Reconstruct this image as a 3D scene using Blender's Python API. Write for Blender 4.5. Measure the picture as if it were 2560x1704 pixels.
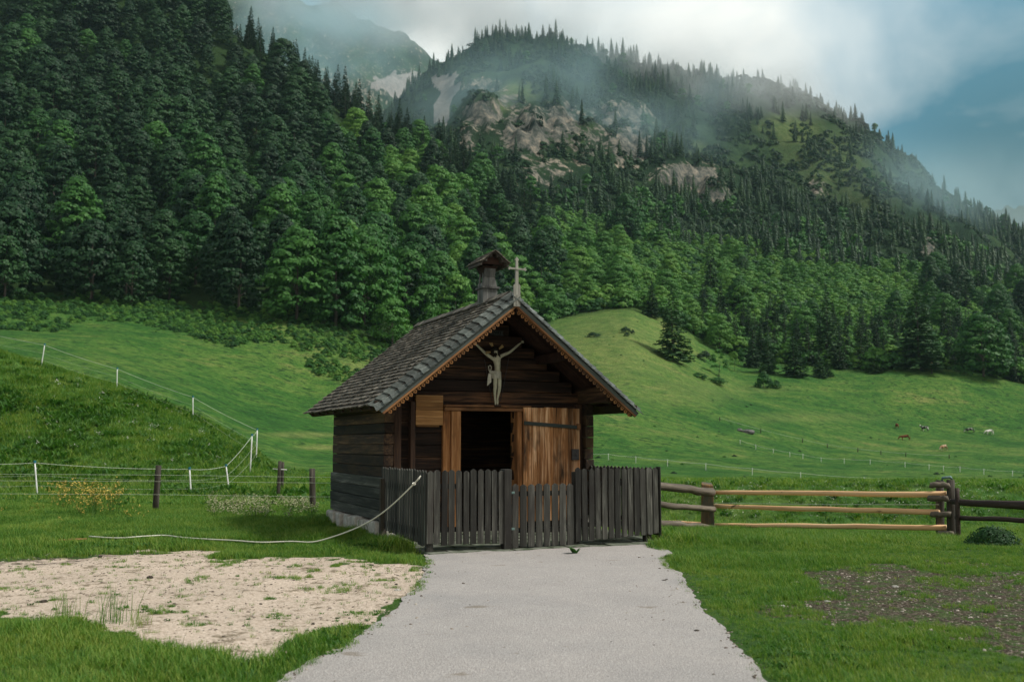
import bpy, bmesh, math, random
import numpy as np
from mathutils import Vector, Matrix
R_ = random.Random(7); NR = np.random.default_rng(11)
# ---------------------------------------------------------------- camera, sky, sun, exposure
K = 2560/2356; F = 2489.0; PITCH = math.atan(256/2489); CP, SP = math.cos(PITCH), math.sin(PITCH)
EYE = 1.6
scene = bpy.context.scene
for o in list(bpy.data.objects): bpy.data.objects.remove(o)
cam_d = bpy.data.cameras.new("camera"); cam = bpy.data.objects.new("camera", cam_d); scene.collection.objects.link(cam)
cam.location = (0, 0, EYE); cam.rotation_euler = (math.radians(90)+PITCH, 0, 0)
cam_d.lens = F/2560*36; cam_d.sensor_width = 36; cam_d.clip_end = 20000; cam_d.clip_start = .1
cam_d.dof.use_dof = True; cam_d.dof.focus_distance = 16.8; cam_d.dof.aperture_fstop = 2.0
scene.camera = cam
SUN_EL, SUN_AZ = math.radians(50), math.radians(97)      # azimuth clockwise from +Y
sun_d = bpy.data.lights.new("sun", 'SUN'); sun_d.energy = 3.3; sun_d.angle = math.radians(12); sun_d.color = (1, .95, .86)
sun = bpy.data.objects.new("sun", sun_d); scene.collection.objects.link(sun)
tosun = Vector((math.sin(SUN_AZ)*math.cos(SUN_EL), math.cos(SUN_AZ)*math.cos(SUN_EL), math.sin(SUN_EL)))
sun.rotation_euler = (-tosun).to_track_quat('-Z', 'Y').to_euler()
w = bpy.data.worlds.new("World"); scene.world = w; w.use_nodes = True
nt = w.node_tree; nt.nodes.clear(); L = nt.links.new; N = nt.nodes.new
def ray(px, py):
    xo = px*K-1280; yo = 852-py*K; dy = F*CP-yo*SP
    return xo/dy, (F*SP+yo*CP)/dy
def dirn(px, py):
    tx, tz = ray(px, py); return Vector((tx, 1, tz)).normalized()
out = N('ShaderNodeOutputWorld'); bg = N('ShaderNodeBackground'); bg.inputs[1].default_value = .1
sky = N('ShaderNodeTexSky'); sky.sky_type = 'NISHITA'; sky.sun_disc = False; sky.sun_elevation = SUN_EL; sky.sun_rotation = SUN_AZ
sky.air_density = 1.0; sky.dust_density = 1.0; sky.ozone_density = 2.0; sky.altitude = 1100
tc = N('ShaderNodeTexCoord'); nrm = N('ShaderNodeVectorMath'); nrm.operation = 'NORMALIZE'; L(tc.outputs['Generated'], nrm.inputs[0])
DIR = nrm.outputs[0]
def wmath(op, a, b=None, clamp=False):
    m = N('ShaderNodeMath'); m.operation = op; m.use_clamp = clamp
    for i, v in enumerate((a, b)):
        if v is None: continue
        if isinstance(v, (int, float)): m.inputs[i].default_value = v
        else: L(v, m.inputs[i])
    return m.outputs[0]
def near(px, py, r0, r1):          # soft patch of sky round one direction
    dot = N('ShaderNodeVectorMath'); dot.operation = 'DISTANCE'; L(DIR, dot.inputs[0]); dot.inputs[1].default_value = dirn(px, py)
    mr = N('ShaderNodeMapRange'); mr.interpolation_type = 'SMOOTHSTEP'; L(dot.outputs['Value'], mr.inputs[0])
    mr.inputs[1].default_value = r0; mr.inputs[2].default_value = r1; mr.inputs[3].default_value = 1; mr.inputs[4].default_value = 0
    return mr.outputs[0]
def wnoise(scale, detail, dist, off=0):
    mp = N('ShaderNodeMapping'); mp.inputs['Location'].default_value = (off, off*.7, 0); mp.inputs['Scale'].default_value = (1, 1, 1.5); L(DIR, mp.inputs[0])
    n = N('ShaderNodeTexNoise'); n.inputs['Scale'].default_value = scale; n.inputs['Detail'].default_value = detail
    n.inputs['Distortion'].default_value = dist; n.inputs['Roughness'].default_value = .5; L(mp.outputs[0], n.inputs['Vector']); return n.outputs[0]
def wmix(f, a, b):
    m = N('ShaderNodeMix'); m.data_type = 'RGBA'; L(f, m.inputs[0]) if not isinstance(f, float) else setattr(m.inputs[0], 'default_value', f)
    for s, v in ((m.inputs[6], a), (m.inputs[7], b)):
        if isinstance(v, tuple): s.default_value = (*v, 1)
        else: L(v, s)
    return m.outputs[2]
n1 = wnoise(4, 6, .5); n2 = wnoise(2.2, 5, .4, 3)
patch = wmath('MAXIMUM', near(1600, 100, .03, .25), near(1060, 20, .03, .13))
patch = wmath('MAXIMUM', patch, wmath('MULTIPLY', near(1400, -40, .05, .16), .9))
cl = wmath('ADD', wmath('MULTIPLY', patch, 1.15), wmath('MULTIPLY', wmath('SUBTRACT', n1, .55), 2.0), True)
blue = wmix(.85, sky.outputs[0], (.80, 2.9, 4.2))
dark = wmath('MULTIPLY', near(2430, 560, .06, .34), .92)
blue = wmix(dark, blue, (.45, 1.25, 1.5))
up = N('ShaderNodeSeparateXYZ'); L(DIR, up.inputs[0])
hi = N('ShaderNodeMapRange'); hi.interpolation_type = 'SMOOTHSTEP'; L(up.outputs[2], hi.inputs[0]); hi.inputs[1].default_value = .48; hi.inputs[2].default_value = .7
back = wmath('MULTIPLY', wmath('LESS_THAN', up.outputs[1], 0.2), .8)
over = wmath('MULTIPLY', wmath('MAXIMUM', hi.outputs[0], back), wmath('ADD', wmath('MULTIPLY', n2, .8), .4, True))
bk = wmath('MULTIPLY', wmath('LESS_THAN', up.outputs[1], -.1), .9)
skyc = wmix(bk, wmix(over, wmix(cl, blue, (8.6, 8.7, 8.2)), (2.2, 2.35, 2.3)), (4.9, 4.6, 4.2))
L(skyc, bg.inputs[0]); L(bg.outputs[0], out.inputs[0])
scene.view_settings.view_transform = 'Standard'; scene.view_settings.look = 'None'
scene.view_settings.exposure = 0.34; scene.view_settings.gamma = 1
scene.cycles.volume_bounces = 1; scene.cycles.max_bounces = 6; scene.cycles.transparent_max_bounces = 8
scene.cycles.volume_step_rate = 2; scene.cycles.volume_max_steps = 64
# ---------------------------------------------------------------- helpers
COL = scene.collection
def link(o): COL.objects.link(o); return o
def tag(o, label=None, cat=None, group=None, kind=None):
    if label: o['label'] = label
    if cat: o['category'] = cat
    if group: o['group'] = group
    if kind: o['kind'] = kind
    return o
def empty(name, loc=(0, 0, 0), rz=0, parent=None):
    o = bpy.data.objects.new(name, None); link(o); o.location = loc; o.rotation_euler = (0, 0, rz); o.parent = parent; o.empty_display_size = .2
    return o
def npmesh(name, V, Fc, mats=(), attrs=None, smooth=False, midx=None):
    V = np.asarray(V, dtype=np.float32); Fc = np.asarray(Fc, dtype=np.int32)
    me = bpy.data.meshes.new(name); n, k = Fc.shape
    me.vertices.add(len(V)); me.vertices.foreach_set('co', V.ravel())
    me.loops.add(n*k); me.loops.foreach_set('vertex_index', Fc.ravel())
    me.polygons.add(n); me.polygons.foreach_set('loop_start', np.arange(0, n*k, k, dtype=np.int32))
    if midx is not None: me.polygons.foreach_set('material_index', np.asarray(midx, dtype=np.int32))
    me.update(calc_edges=True)
    if smooth: me.polygons.foreach_set('use_smooth', np.ones(n, dtype=bool))
    for a, v in (attrs or {}).items():
        at = me.attributes.new(a, 'FLOAT', 'POINT'); at.data.foreach_set('value', np.asarray(v, dtype=np.float32))
    for m in mats: me.materials.append(m)
    return me
class MB:
    def __init__(s): s.v = []; s.f = []; s.c = []; s.m = []
    def add(s, vs, fs, c=.5, m=0):
        b = len(s.v); s.v += [tuple(v) for v in vs]; s.c += [c]*len(vs)
        for f in fs: s.f.append([b+i for i in f]); s.m.append(m)
    def hexa(s, p, c=.5, m=0):      # 8 points: bottom 4 then top 4, counter-clockwise
        s.add(p, [(3, 2, 1, 0), (4, 5, 6, 7), (0, 1, 5, 4), (1, 2, 6, 5), (2, 3, 7, 6), (3, 0, 4, 7)], c, m)
    def box(s, x0, x1, y0, y1, z0, z1, c=.5, m=0, j=0):
        r = lambda: R_.uniform(-j, j)
        s.hexa([(x+r(), y+r(), z+r()) for z in (z0, z1) for x, y in ((x0, y0), (x1, y0), (x1, y1), (x0, y1))], c, m)
    def tube(s, pts, rad, n=8, c=.5, m=0, cap=True, wob=0):
        pts = [Vector(p) for p in pts]; rr = rad if isinstance(rad, (list, tuple)) else [rad]*len(pts); b = []
        for i, p in enumerate(pts):
            t = (pts[min(i+1, len(pts)-1)]-pts[max(i-1, 0)]).normalized()
            a = t.cross(Vector((0, 0, 1)) if abs(t.z) < .9 else Vector((1, 0, 0))).normalized(); q = t.cross(a)
            for k in range(n):
                th = 2*math.pi*k/n; r_ = rr[i]*(1+R_.uniform(-wob, wob)); b.append(p+a*math.cos(th)*r_+q*math.sin(th)*r_)
        fs = [(i*n+k, i*n+(k+1) % n, (i+1)*n+(k+1) % n, (i+1)*n+k) for i in range(len(pts)-1) for k in range(n)]
        if cap: fs += [tuple(range(n))[::-1], tuple(range((len(pts)-1)*n, len(pts)*n))]
        s.add(b, fs, c, m)
    def prism(s, poly, fn, t0, t1, c=.5, m=0):   # poly of 2-D points; fn(a, b, t) -> xyz
        n = len(poly); vs = [fn(a, b, t0) for a, b in poly]+[fn(a, b, t1) for a, b in poly]
        s.add(vs, [tuple(range(n)), tuple(range(n, 2*n))[::-1]]+[(i, (i+1) % n, n+(i+1) % n, n+i)[::-1] for i in range(n)], c, m)
    def build(s, name, mat, parent=None, bevel=0, smooth=False, loc=None):
        me = bpy.data.meshes.new(name); me.from_pydata(s.v, [], s.f); me.update()
        at = me.attributes.new('v', 'FLOAT', 'POINT'); at.data.foreach_set('value', s.c)
        for mm in (mat if isinstance(mat, (list, tuple)) else [mat]): me.materials.append(mm)
        me.polygons.foreach_set('material_index', s.m)
        bm = bmesh.new(); bm.from_mesh(me); bmesh.ops.recalc_face_normals(bm, faces=bm.faces); bm.to_mesh(me); bm.free()
        if smooth: me.polygons.foreach_set('use_smooth', [True]*len(me.polygons))
        o = bpy.data.objects.new(name, me); link(o); o.parent = parent
        if loc: o.location = loc
        if bevel:
            b = o.modifiers.new('bevel', 'BEVEL'); b.width = bevel; b.segments = 2; b.limit_method = 'ANGLE'; b.angle_limit = .6
        return o
# noise on arrays
def _h(i, j, s):
    n = (i.astype(np.int64)*374761393+j.astype(np.int64)*668265263+s*974711) & 0xffffffff
    n = ((n ^ (n >> 13))*1274126177) & 0xffffffff
    return ((n ^ (n >> 16)) & 0xffff)/65535.0
def vn(x, y, s=0):
    x = np.asarray(x, float); y = np.asarray(y, float); i = np.floor(x); j = np.floor(y); fx = x-i; fy = y-j
    fx = fx*fx*(3-2*fx); fy = fy*fy*(3-2*fy)
    a = _h(i, j, s); b = _h(i+1, j, s); c = _h(i, j+1, s); d = _h(i+1, j+1, s)
    return (a+(b-a)*fx)*(1-fy)+(c+(d-c)*fx)*fy
def fbm(x, y, o=4, s=0, g=.5):
    t = 0; a = 1; n = 0
    for k in range(o): t = t+a*vn(x*2**k+k*17.3, y*2**k-k*9.1, s+k); n += a; a *= g
    return t/n
def sst(x, a, b):
    t = np.clip((x-a)/(b-a), 0, 1); return t*t*(3-2*t)
def proj(X, Y, Z):
    zz = Z-EYE; dep = np.maximum(Y*CP+zz*SP, .3)
    return (F*X/dep+1280)/K, (852-F*(-Y*SP+zz*CP)/dep)/K
def inpoly(px, py, poly):
    c = np.zeros(np.shape(px), bool); n = len(poly)
    for i in range(n):
        x0, y0 = poly[i]; x1, y1 = poly[(i+1) % n]
        if y0 == y1: continue
        c ^= ((y0 > py) != (y1 > py)) & (px < (x1-x0)*(py-y0)/(y1-y0)+x0)
    return c
# ---------------------------------------------------------------- terrain heights: (distance, [(column, row), ...]) or (distance, z)
TX = np.linspace(-1.0, 1.0, 801)
ROWS = [(-30, 0.), (6, 0.), (15, 0.),
 (20, [(0, -.02), (700, 0.), (1100, 0.), (1500, -.2), (2356, -.35)]),
 (25, [(0, -.1), (700, -.05), (1100, -.1), (1500, -.5), (2356, -.6)]),
 (36, [(-400, -.25), (0, -.25), (500, -.35), (660, -.55), (1178, -1.2), (2356, -1.4)])]
ROWS = [(y, k if isinstance(k, float) else ('z', k)) for y, k in ROWS]
ROWS += [
 (40, [(-500, 1070), (0, 1095), (300, 1100), (500, 1108), (600, 1118), (660, 1125), (900, 1115), (1178, 1112), (2356, 1115)]),
 (47, [(-500, 900), (0, 965), (97, 968), (269, 990), (444, 1022), (560, 1058), (620, 1098), (680, 1112), (900, 1110), (1178, 1108), (2356, 1110)]),
 (56, [(-500, 640), (-200, 740), (0, 812), (97, 840), (269, 890), (444, 959), (560, 1020), (620, 1075), (660, 1100), (900, 1103), (1178, 1103), (2356, 1112)]),
 (66, [(-500, 760), (0, 900), (269, 950), (444, 1000), (560, 1060), (660, 1090), (900, 1092), (1178, 1095), (2356, 1112)]),
 (100, [(-500, 800), (0, 890), (269, 930), (444, 975), (560, 1010), (700, 1050), (900, 1064), (1178, 1068), (1400, 1072), (1536, 1082), (1730, 1098), (1988, 1117), (2356, 1125)]),
 (127, [(-500, 740), (0, 810), (269, 850), (444, 900), (560, 950), (700, 985), (900, 1020), (1178, 1035), (1400, 1045), (1730, 1076), (2000, 1092), (2356, 1100)]),
 (160, [(-500, 690), (0, 762), (246, 782), (444, 830), (600, 868), (700, 900), (870, 925), (1178, 955), (1400, 965), (1600, 1010), (1900, 1060), (2356, 1080)]),
 (200, [(-500, 640), (0, 690), (246, 703), (527, 722), (668, 727), (809, 757), (900, 790), (1000, 830), (1178, 870), (1300, 885), (1450, 892), (1600, 930), (1750, 980), (1900, 1020), (2050, 1042), (2356, 1052)]),
 (250, [(-500, 540), (0, 590), (246, 600), (527, 620), (668, 630), (809, 660), (1000, 740), (1178, 800), (1300, 800), (1450, 795), (1600, 860), (1700, 905), (1900, 945), (2050, 975), (2200, 1000), (2356, 1008), (2700, 1010)]),
 (300, [(-500, 360), (0, 430), (246, 440), (400, 458), (540, 495), (668, 540), (809, 585), (1000, 655), (1178, 745), (1300, 737), (1450, 720), (1520, 745), (1600, 800), (1700, 850), (1900, 860), (2050, 852), (2200, 854), (2356, 885), (2700, 900)]),
 (400, [(-500, 30), (0, 130), (246, 180), (400, 225), (540, 275), (700, 345), (850, 425), (930, 465), (1080, 540), (1180, 600), (1300, 640), (1450, 655), (1600, 690), (1800, 715), (2000, 735), (2200, 750), (2356, 775), (2700, 790)]),
 (500, [(-500, -300), (0, -130), (246, -70), (400, -10), (540, 85), (700, 182), (850, 290), (930, 325), (1080, 405), (1180, 475), (1300, 545), (1450, 580), (1600, 600), (1800, 625), (2000, 650), (2200, 670), (2356, 700), (2700, 730)]),
 (580, [(-500, -200), (0, -40), (246, 10), (400, 80), (540, 170), (700, 260), (850, 350), (930, 385), (1080, 420), (1180, 450), (1300, 480), (1450, 500), (1600, 530), (1800, 560), (2000, 590), (2200, 610), (2356, 650), (2700, 700)]),
 (750, [(-500, 200), (0, 220), (400, 260), (700, 330), (850, 350), (939, 335), (1080, 285), (1204, 280), (1379, 300), (1483, 340), (1600, 400), (1750, 430), (1850, 440), (1991, 470), (2127, 540), (2356, 620), (2700, 700)]),
 (1000, [(-500, 330), (0, 330), (700, 350), (850, 330), (939, 252), (1003, 195), (1080, 158), (1140, 132), (1204, 135), (1285, 122), (1379, 130), (1483, 172), (1542, 168), (1651, 196), (1742, 220), (1850, 258), (1991, 318), (2031, 350), (2127, 412), (2217, 490), (2356, 570), (2700, 650)]),
 (1250, [(-500, 420), (700, 430), (939, 370), (1080, 330), (1285, 310), (1483, 320), (1742, 370), (1991, 440), (2217, 560), (2700, 680)]),
 (1600, [(-500, 560), (1200, 560), (2700, 700)])]
_Y = np.array([r[0] for r in ROWS], float); _T = []
for y, k in ROWS:
    if isinstance(k, float): _T.append(np.full(801, k)); continue
    if isinstance(k, tuple):
        xs = [ray(x, 1080)[0] for x, z in k[1]]; zs = [z for x, z in k[1]]
    else:
        tt = [ray(x, p) for x, p in k]; xs = [t[0] for t in tt]; zs = [EYE+t[1]*y for t in tt]
    _T.append(np.interp(TX, xs, zs))
_T = np.array(_T); _k = np.exp(-np.linspace(-2, 2, 13)**2); _k /= _k.sum()
_T = np.array([np.convolve(np.pad(r, 6, 'edge'), _k, 'valid') for r in _T])
_dl = np.diff(_T, axis=0)/np.diff(_Y)[:, None]; _M = np.zeros_like(_T)
_M[1:-1] = np.where(_dl[1:]*_dl[:-1] > 0, 2*_dl[1:]*_dl[:-1]/(_dl[1:]+_dl[:-1]+1e-9*np.sign(_dl[1:]+1e-12)), 0); _M[-1] = _dl[-1]
def H0(X, Y):
    X = np.asarray(X, float); Y = np.asarray(Y, float); t = X/np.maximum(Y, 6); c = np.clip((t+1)*400, 0, 799.99); i = c.astype(int); f = c-i
    r = np.clip(np.searchsorted(_Y, Y)-1, 0, len(_Y)-2); h = _Y[r+1]-_Y[r]; s = np.clip((Y-_Y[r])/h, 0, 1)
    T = lambda A, q: A[q, i]*(1-f)+A[q, i+1]*f
    return (2*s**3-3*s**2+1)*T(_T, r)+(s**3-2*s**2+s)*h*T(_M, r)+(-2*s**3+3*s**2)*T(_T, r+1)+(s**3-s**2)*h*T(_M, r+1)
def rockmask(px, py):
    m = np.zeros(np.shape(px))
    for cx, cy, rx, ry, a in ((1110, 262, 55, 42, .9), (1215, 305, 72, 62, 1), (1290, 290, 55, 60, .85), (1165, 235, 55, 30, .6), (1425, 268, 80, 38, 1), (1450, 335, 62, 50, .9), (1580, 408, 90, 36, 1),
                              (1640, 450, 55, 30, .9), (1350, 330, 70, 60, .55), (1105, 200, 60, 26, .7), (2135, 570, 22, 28, .8), (1880, 430, 30, 26, .6), (1075, 320, 26, 40, .6), (1250, 400, 90, 50, .5)):
        m = np.maximum(m, a*np.clip(1.35-np.sqrt(((px-cx)/rx)**2+((py-cy)/ry)**2), 0, 1))
    return m
def H(X, Y, fine=True):
    X = np.asarray(X, float); Y = np.asarray(Y, float); z = H0(X, Y)
    hill = sst(Y, 90, 180); z = z+hill*(fbm(X/28, Y/28, 3, 5)-.5)*2.2+hill*(fbm(X/6, Y/6, 3, 8)-.5)*.45
    z = z+sst(Y, 20, 45)*(fbm(X/4, Y/4, 3, 3)-.5)*.25
    mt = sst(Y, 520, 700); z = z+mt*(fbm(X/90, Y/90, 4, 21)-.5)*52+mt*(fbm(X/22, Y/30, 3, 31)-.5)*16
    px, py = proj(X, Y, z); rm = rockmask(px, py)*mt
    z = z+rm*(np.abs(fbm(X/26, Y/60, 4, 41, .6)-.5)*-62+15)
    if fine:
        z = z+(fbm(X*1.3, Y*1.3, 3, 2)-.5)*.05*sst(Y, 3, 6)*(1-sst(Y, 60, 120))
    return z
def hz(x, y): return float(H(np.array([x]), np.array([y]))[0])
def hit(px, py, y0=7, y1=900):
    tx, tz = ray(px, py); Y = np.geomspace(y0, y1, 3000); g = H(tx*Y, Y); r = EYE+tz*Y
    k = np.argmax(g >= r); return Vector((tx*Y[k], Y[k], g[k]))
SAND = [(-300, 1320), (0, 1285), (150, 1277), (450, 1275), (700, 1286), (880, 1296), (985, 1300), (965, 1342), (925, 1376), (890, 1405), (830, 1440), (730, 1466), (610, 1520), (480, 1502), (350, 1488), (305, 1470), (285, 1445), (100, 1432), (0, 1415), (-300, 1400)]
MUD = [(1790, 1318), (1870, 1302), (2000, 1296), (2356, 1308), (2700, 1330), (2700, 1560), (2356, 1500), (2200, 1480), (2000, 1452), (1850, 1425), (1715, 1405), (1760, 1388), (1900, 1372), (1860, 1345)]
MUD2 = [(-300, 1240), (0, 1245), (180, 1238), (330, 1250), (420, 1268), (300, 1285), (0, 1300), (-300, 1320)]
PATHL = [(-1.95, -8), (-1.9, 2), (-1.58, 6.92), (-1.28, 8.39), (-1.16, 9.78), (-1.08, 11.55), (-1.11, 13.38), (-1.25, 14.62)]
PATHR = [(1.5, -8), (1.6, 2), (1.74, 6.92), (1.79, 8.04), (1.86, 9.42), (2.05, 12.5), (2.12, 14.2), (2.30, 16.15)]
def path_x(Y, side):
    P = PATHL if side < 0 else PATHR; Y = np.asarray(Y, float)
    x = np.interp(Y, [p[1] for p in P], [p[0] for p in P])
    return x+(fbm(Y*1.6, Y*0+side*5, 4, 77)-.5)*.16+(fbm(Y*7, Y*0+side*5, 3, 79)-.5)*.05
def zones(X, Y, Z):
    px, py = proj(X, Y, Z); wob = (fbm(X*1.1, Y*1.1, 4, 51)-.5)*70; wob2 = (fbm(X*1.3+9, Y*1.3, 4, 53)-.5)+(fbm(X*3.5, Y*3.5, 4, 54)-.5)*1.2
    nearm = (Y < 26) & (Y > 3)
    sd = inpoly(px+wob, py+wob2*34, SAND) & nearm
    md = inpoly(px+wob*1.5, py+wob2*50, MUD) & nearm; m2 = inpoly(px+wob, py+wob2*30, MUD2) & nearm
    return sd.astype(float), md.astype(float), m2.astype(float)
CH_A = Vector((-1.22, 14.74, 0)); CH_H = Vector((-2.154, 16.87, 0)); CH_RZ = math.atan2(.401, .916); UU = (.916, .401); DD = (-.401, .916)
def tolocal(X, Y, O=CH_A): return (X-O.x)*UU[0]+(Y-O.y)*UU[1], (X-O.x)*DD[0]+(Y-O.y)*DD[1]
def loc_front(px, py, yl, O=CH_H):
    tx, tz = ray(px, py); Y = (O.x*DD[0]+O.y*DD[1]+yl)/(tx*DD[0]+DD[1]); X = tx*Y
    return (X-O.x)*UU[0]+(Y-O.y)*UU[1], EYE+tz*Y
# ---------------------------------------------------------------- materials
class MT:
    def __init__(s, name):
        s.m = bpy.data.materials.new(name); s.m.use_nodes = True; s.nt = s.m.node_tree; s.nt.nodes.clear()
        s.out = s.n('ShaderNodeOutputMaterial'); s.p = s.n('ShaderNodeBsdfPrincipled'); s.l(s.p.outputs[0], s.out.inputs[0]); s.p.inputs['Roughness'].default_value = .8
        s.p.inputs['Specular IOR Level'].default_value = .3
    def n(s, t): return s.nt.nodes.new(t)
    def l(s, a, b): s.nt.links.new(a, b)
    def co(s, scale=(1, 1, 1), kind='Object', rnd=0):
        t = s.n('ShaderNodeTexCoord'); mp = s.n('ShaderNodeMapping'); mp.inputs['Scale'].default_value = scale
        if kind == 'world': g = s.n('ShaderNodeNewGeometry'); s.l(g.outputs['Position'], mp.inputs[0])
        else: s.l(t.outputs[kind], mp.inputs[0])
        if rnd:
            i = s.n('ShaderNodeObjectInfo'); m = s.n('ShaderNodeMath'); m.operation = 'MULTIPLY'; m.inputs[1].default_value = rnd; s.l(i.outputs['Random'], m.inputs[0]); s.l(m.outputs[0], mp.inputs['Location'])
        return mp.outputs[0]
    def noise(s, co, scale, detail=4, rough=.55, dist=0):
        n = s.n('ShaderNodeTexNoise'); n.inputs['Scale'].default_value = scale; n.inputs['Detail'].default_value = detail
        n.inputs['Roughness'].default_value = rough; n.inputs['Distortion'].default_value = dist; s.l(co, n.inputs['Vector']); return n.outputs[0]
    def ramp(s, f, stops):
        r = s.n('ShaderNodeValToRGB'); e = r.color_ramp.elements
        while len(e) < len(stops): e.new(.5)
        for el, (p, c) in zip(e, stops): el.position = p; el.color = (*c, 1) if len(c) == 3 else c
        s.l(f, r.inputs[0]); return r.outputs[0]
    def rng(s, f, a, b, c=0, d=1):
        r = s.n('ShaderNodeMapRange'); r.inputs[1].default_value = a; r.inputs[2].default_value = b; r.inputs[3].default_value = c; r.inputs[4].default_value = d; s.l(f, r.inputs[0]); return r.outputs[0]
    def mix(s, f, a, b, bt='MIX'):
        m = s.n('ShaderNodeMix'); m.data_type = 'RGBA'; m.blend_type = bt
        for q, v in ((m.inputs[0], f), (m.inputs[6], a), (m.inputs[7], b)):
            if isinstance(v, (int, float)): q.default_value = v
            elif isinstance(v, tuple): q.default_value = (*v, 1)
            else: s.l(v, q)
        return m.outputs[2]
    def math(s, op, a, b=0, clamp=False):
        m = s.n('ShaderNodeMath'); m.operation = op; m.use_clamp = clamp
        for q, v in ((m.inputs[0], a), (m.inputs[1], b)):
            if isinstance(v, (int, float)): q.default_value = v
            else: s.l(v, q)
        return m.outputs[0]
    def attr(s, name): a = s.n('ShaderNodeAttribute'); a.attribute_name = name; return a.outputs['Fac']
    def rand(s): return s.n('ShaderNodeObjectInfo').outputs['Random']
    def bump(s, h, strength, dist=.01):
        b = s.n('ShaderNodeBump'); b.inputs['Strength'].default_value = strength; b.inputs['Distance'].default_value = dist; s.l(h, b.inputs['Height']); s.l(b.outputs[0], s.p.inputs['Normal'])
    def col(s, c): s.l(c, s.p.inputs['Base Color']) if not isinstance(c, tuple) else setattr(s.p.inputs['Base Color'], 'default_value', (*c, 1))
def wood(name, axis, c0, c1, c2, fine=60, patch=None, pcol=None, vvar=.5, rough=.8, dist=.004, pos=(.3, .5, .72), patch_scale=2.2):
    m = MT(name); sc = [1, 1, 1]; sc['xyz'.index(axis)] = .05
    co = m.co(tuple(sc), rnd=13.0); g = m.noise(co, fine, 5, .65, .6); g2 = m.noise(co, fine*.22, 4, .6, .4)
    f = m.math('ADD', m.math('MULTIPLY', g, .55), m.math('MULTIPLY', g2, .45))
    c = m.ramp(f, [(pos[0], c0), (pos[1], c1), (pos[2], c2)])
    if patch:
        sc2 = [1, 1, 1]; sc2['xyz'.index(axis)] = .35
        pn = m.noise(m.co(tuple(sc2), rnd=5.0), patch_scale, 4, .6); c = m.mix(m.rng(pn, patch[0], patch[1]), c, pcol)
    a = m.rng(m.attr('v'), 0, 1, 1-vvar, 1+vvar); r = m.rng(m.rand(), 0, 1, 1-vvar*.4, 1+vvar*.4)
    c = m.mix(1.0, c, m.mix(1.0, a, r, 'MULTIPLY'), 'MULTIPLY')
    m.col(c); m.p.inputs['Roughness'].default_value = rough; m.bump(f, .8, dist); return m.m
M = {}
M['log'] = wood('dark_log', 'x', (.006, .005, .004), (.028, .016, .011), (.24, .12, .055), 24, vvar=.45, dist=.012)
M['log_side'] = wood('dark_log_side', 'y', (.010, .007, .006), (.032, .020, .013), (.17, .10, .05), 26, vvar=.6, dist=.014, patch=(.5, .7), pcol=(.085, .052, .02))
M['log_grey'] = wood('grey_log', 'y', (.012, .013, .012), (.042, .044, .038), (.17, .175, .155), 24, vvar=.45, dist=.014)
M['post_v'] = wood('brown_post', 'z', (.015, .010, .008), (.05, .028, .018), (.15, .08, .04), 40, vvar=.3, dist=.008)
M['jamb'] = wood('orange_jamb', 'z', (.06, .026, .012), (.36, .16, .055), (.74, .42, .20), 40, patch=(.55, .75), pcol=(.045, .022, .014), vvar=.3, dist=.006)
M['door'] = wood('door_boards', 'z', (.05, .022, .012), (.42, .19, .07), (.90, .60, .36), 30, patch=(.57, .68), pcol=(.05, .03, .018), vvar=.55, dist=.006, pos=(.36, .5, .64))
M['lintel'] = wood('orange_lintel', 'x', (.05, .02, .01), (.24, .11, .045), (.55, .32, .15), 40, patch=(.5, .66), pcol=(.04, .02, .012), vvar=.3, dist=.006)
M['shutter'] = wood('shutter_boards', 'x', (.07, .034, .014), (.32, .165, .06), (.60, .36, .16), 30, vvar=.4, dist=.004)
M['picket'] = wood('grey_picket', 'z', (.010, .010, .009), (.042, .043, .037), (.24, .24, .21), 46, patch=(.46, .68), pcol=(.022, .020, .018), vvar=.75, dist=.004, pos=(.32, .52, .78))
M['picketside'] = M['picket']
M['shingle'] = wood('grey_shingle', 'x', (.042, .037, .030), (.150, .134, .108), (.37, .34, .285), 30, vvar=.6, dist=.004, pos=(.3, .5, .75))
M['verge'] = wood('verge_shingle', 'x', (.025, .031, .029), (.072, .085, .078), (.20, .22, .205), 34, vvar=.4, dist=.005)
M['barge'] = wood('barge_board', 'x', (.03, .038, .035), (.07, .088, .080), (.16, .19, .17), 30, vvar=.3)
M['batten'] = wood('orange_batten', 'x', (.04, .02, .012), (.22, .10, .04), (.50, .27, .11), 24, patch=(.48, .68), pcol=(.035, .028, .022), vvar=.3, patch_scale=1.6)
M['trim'] = wood('carved_trim', 'x', (.04, .02, .01), (.22, .10, .03), (.42, .24, .09), 20, patch=(.42, .6), pcol=(.045, .030, .022), vvar=.3, patch_scale=1.3)
M['soffit'] = wood('soffit_board', 'x', (.012, .007, .006), (.032, .016, .012), (.075, .04, .026), 22, vvar=.4)
M['grey_old'] = wood('weathered_board', 'z', (.035, .037, .035), (.12, .126, .12), (.34, .34, .31), 50, patch=(.45, .7), pcol=(.035, .035, .033), vvar=.3)
M['cross'] = wood('pale_cross', 'z', (.10, .10, .085), (.25, .25, .215), (.45, .45, .39), 60, vvar=.3)
M['oldpost'] = wood('old_post', 'z', (.016, .014, .011), (.050, .044, .034), (.16, .145, .12), 40, vvar=.3, dist=.012)
M['gatepost'] = wood('split_post', 'z', (.04, .026, .016), (.15, .095, .045), (.45, .25, .09), 16, patch=(.47, .57), pcol=(.085, .085, .06), vvar=.3, dist=.012)
M['rail_grey'] = wood('grey_rail', 'x', (.04, .032, .026), (.13, .11, .085), (.30, .26, .20), 30, vvar=.3, dist=.012)
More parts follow.
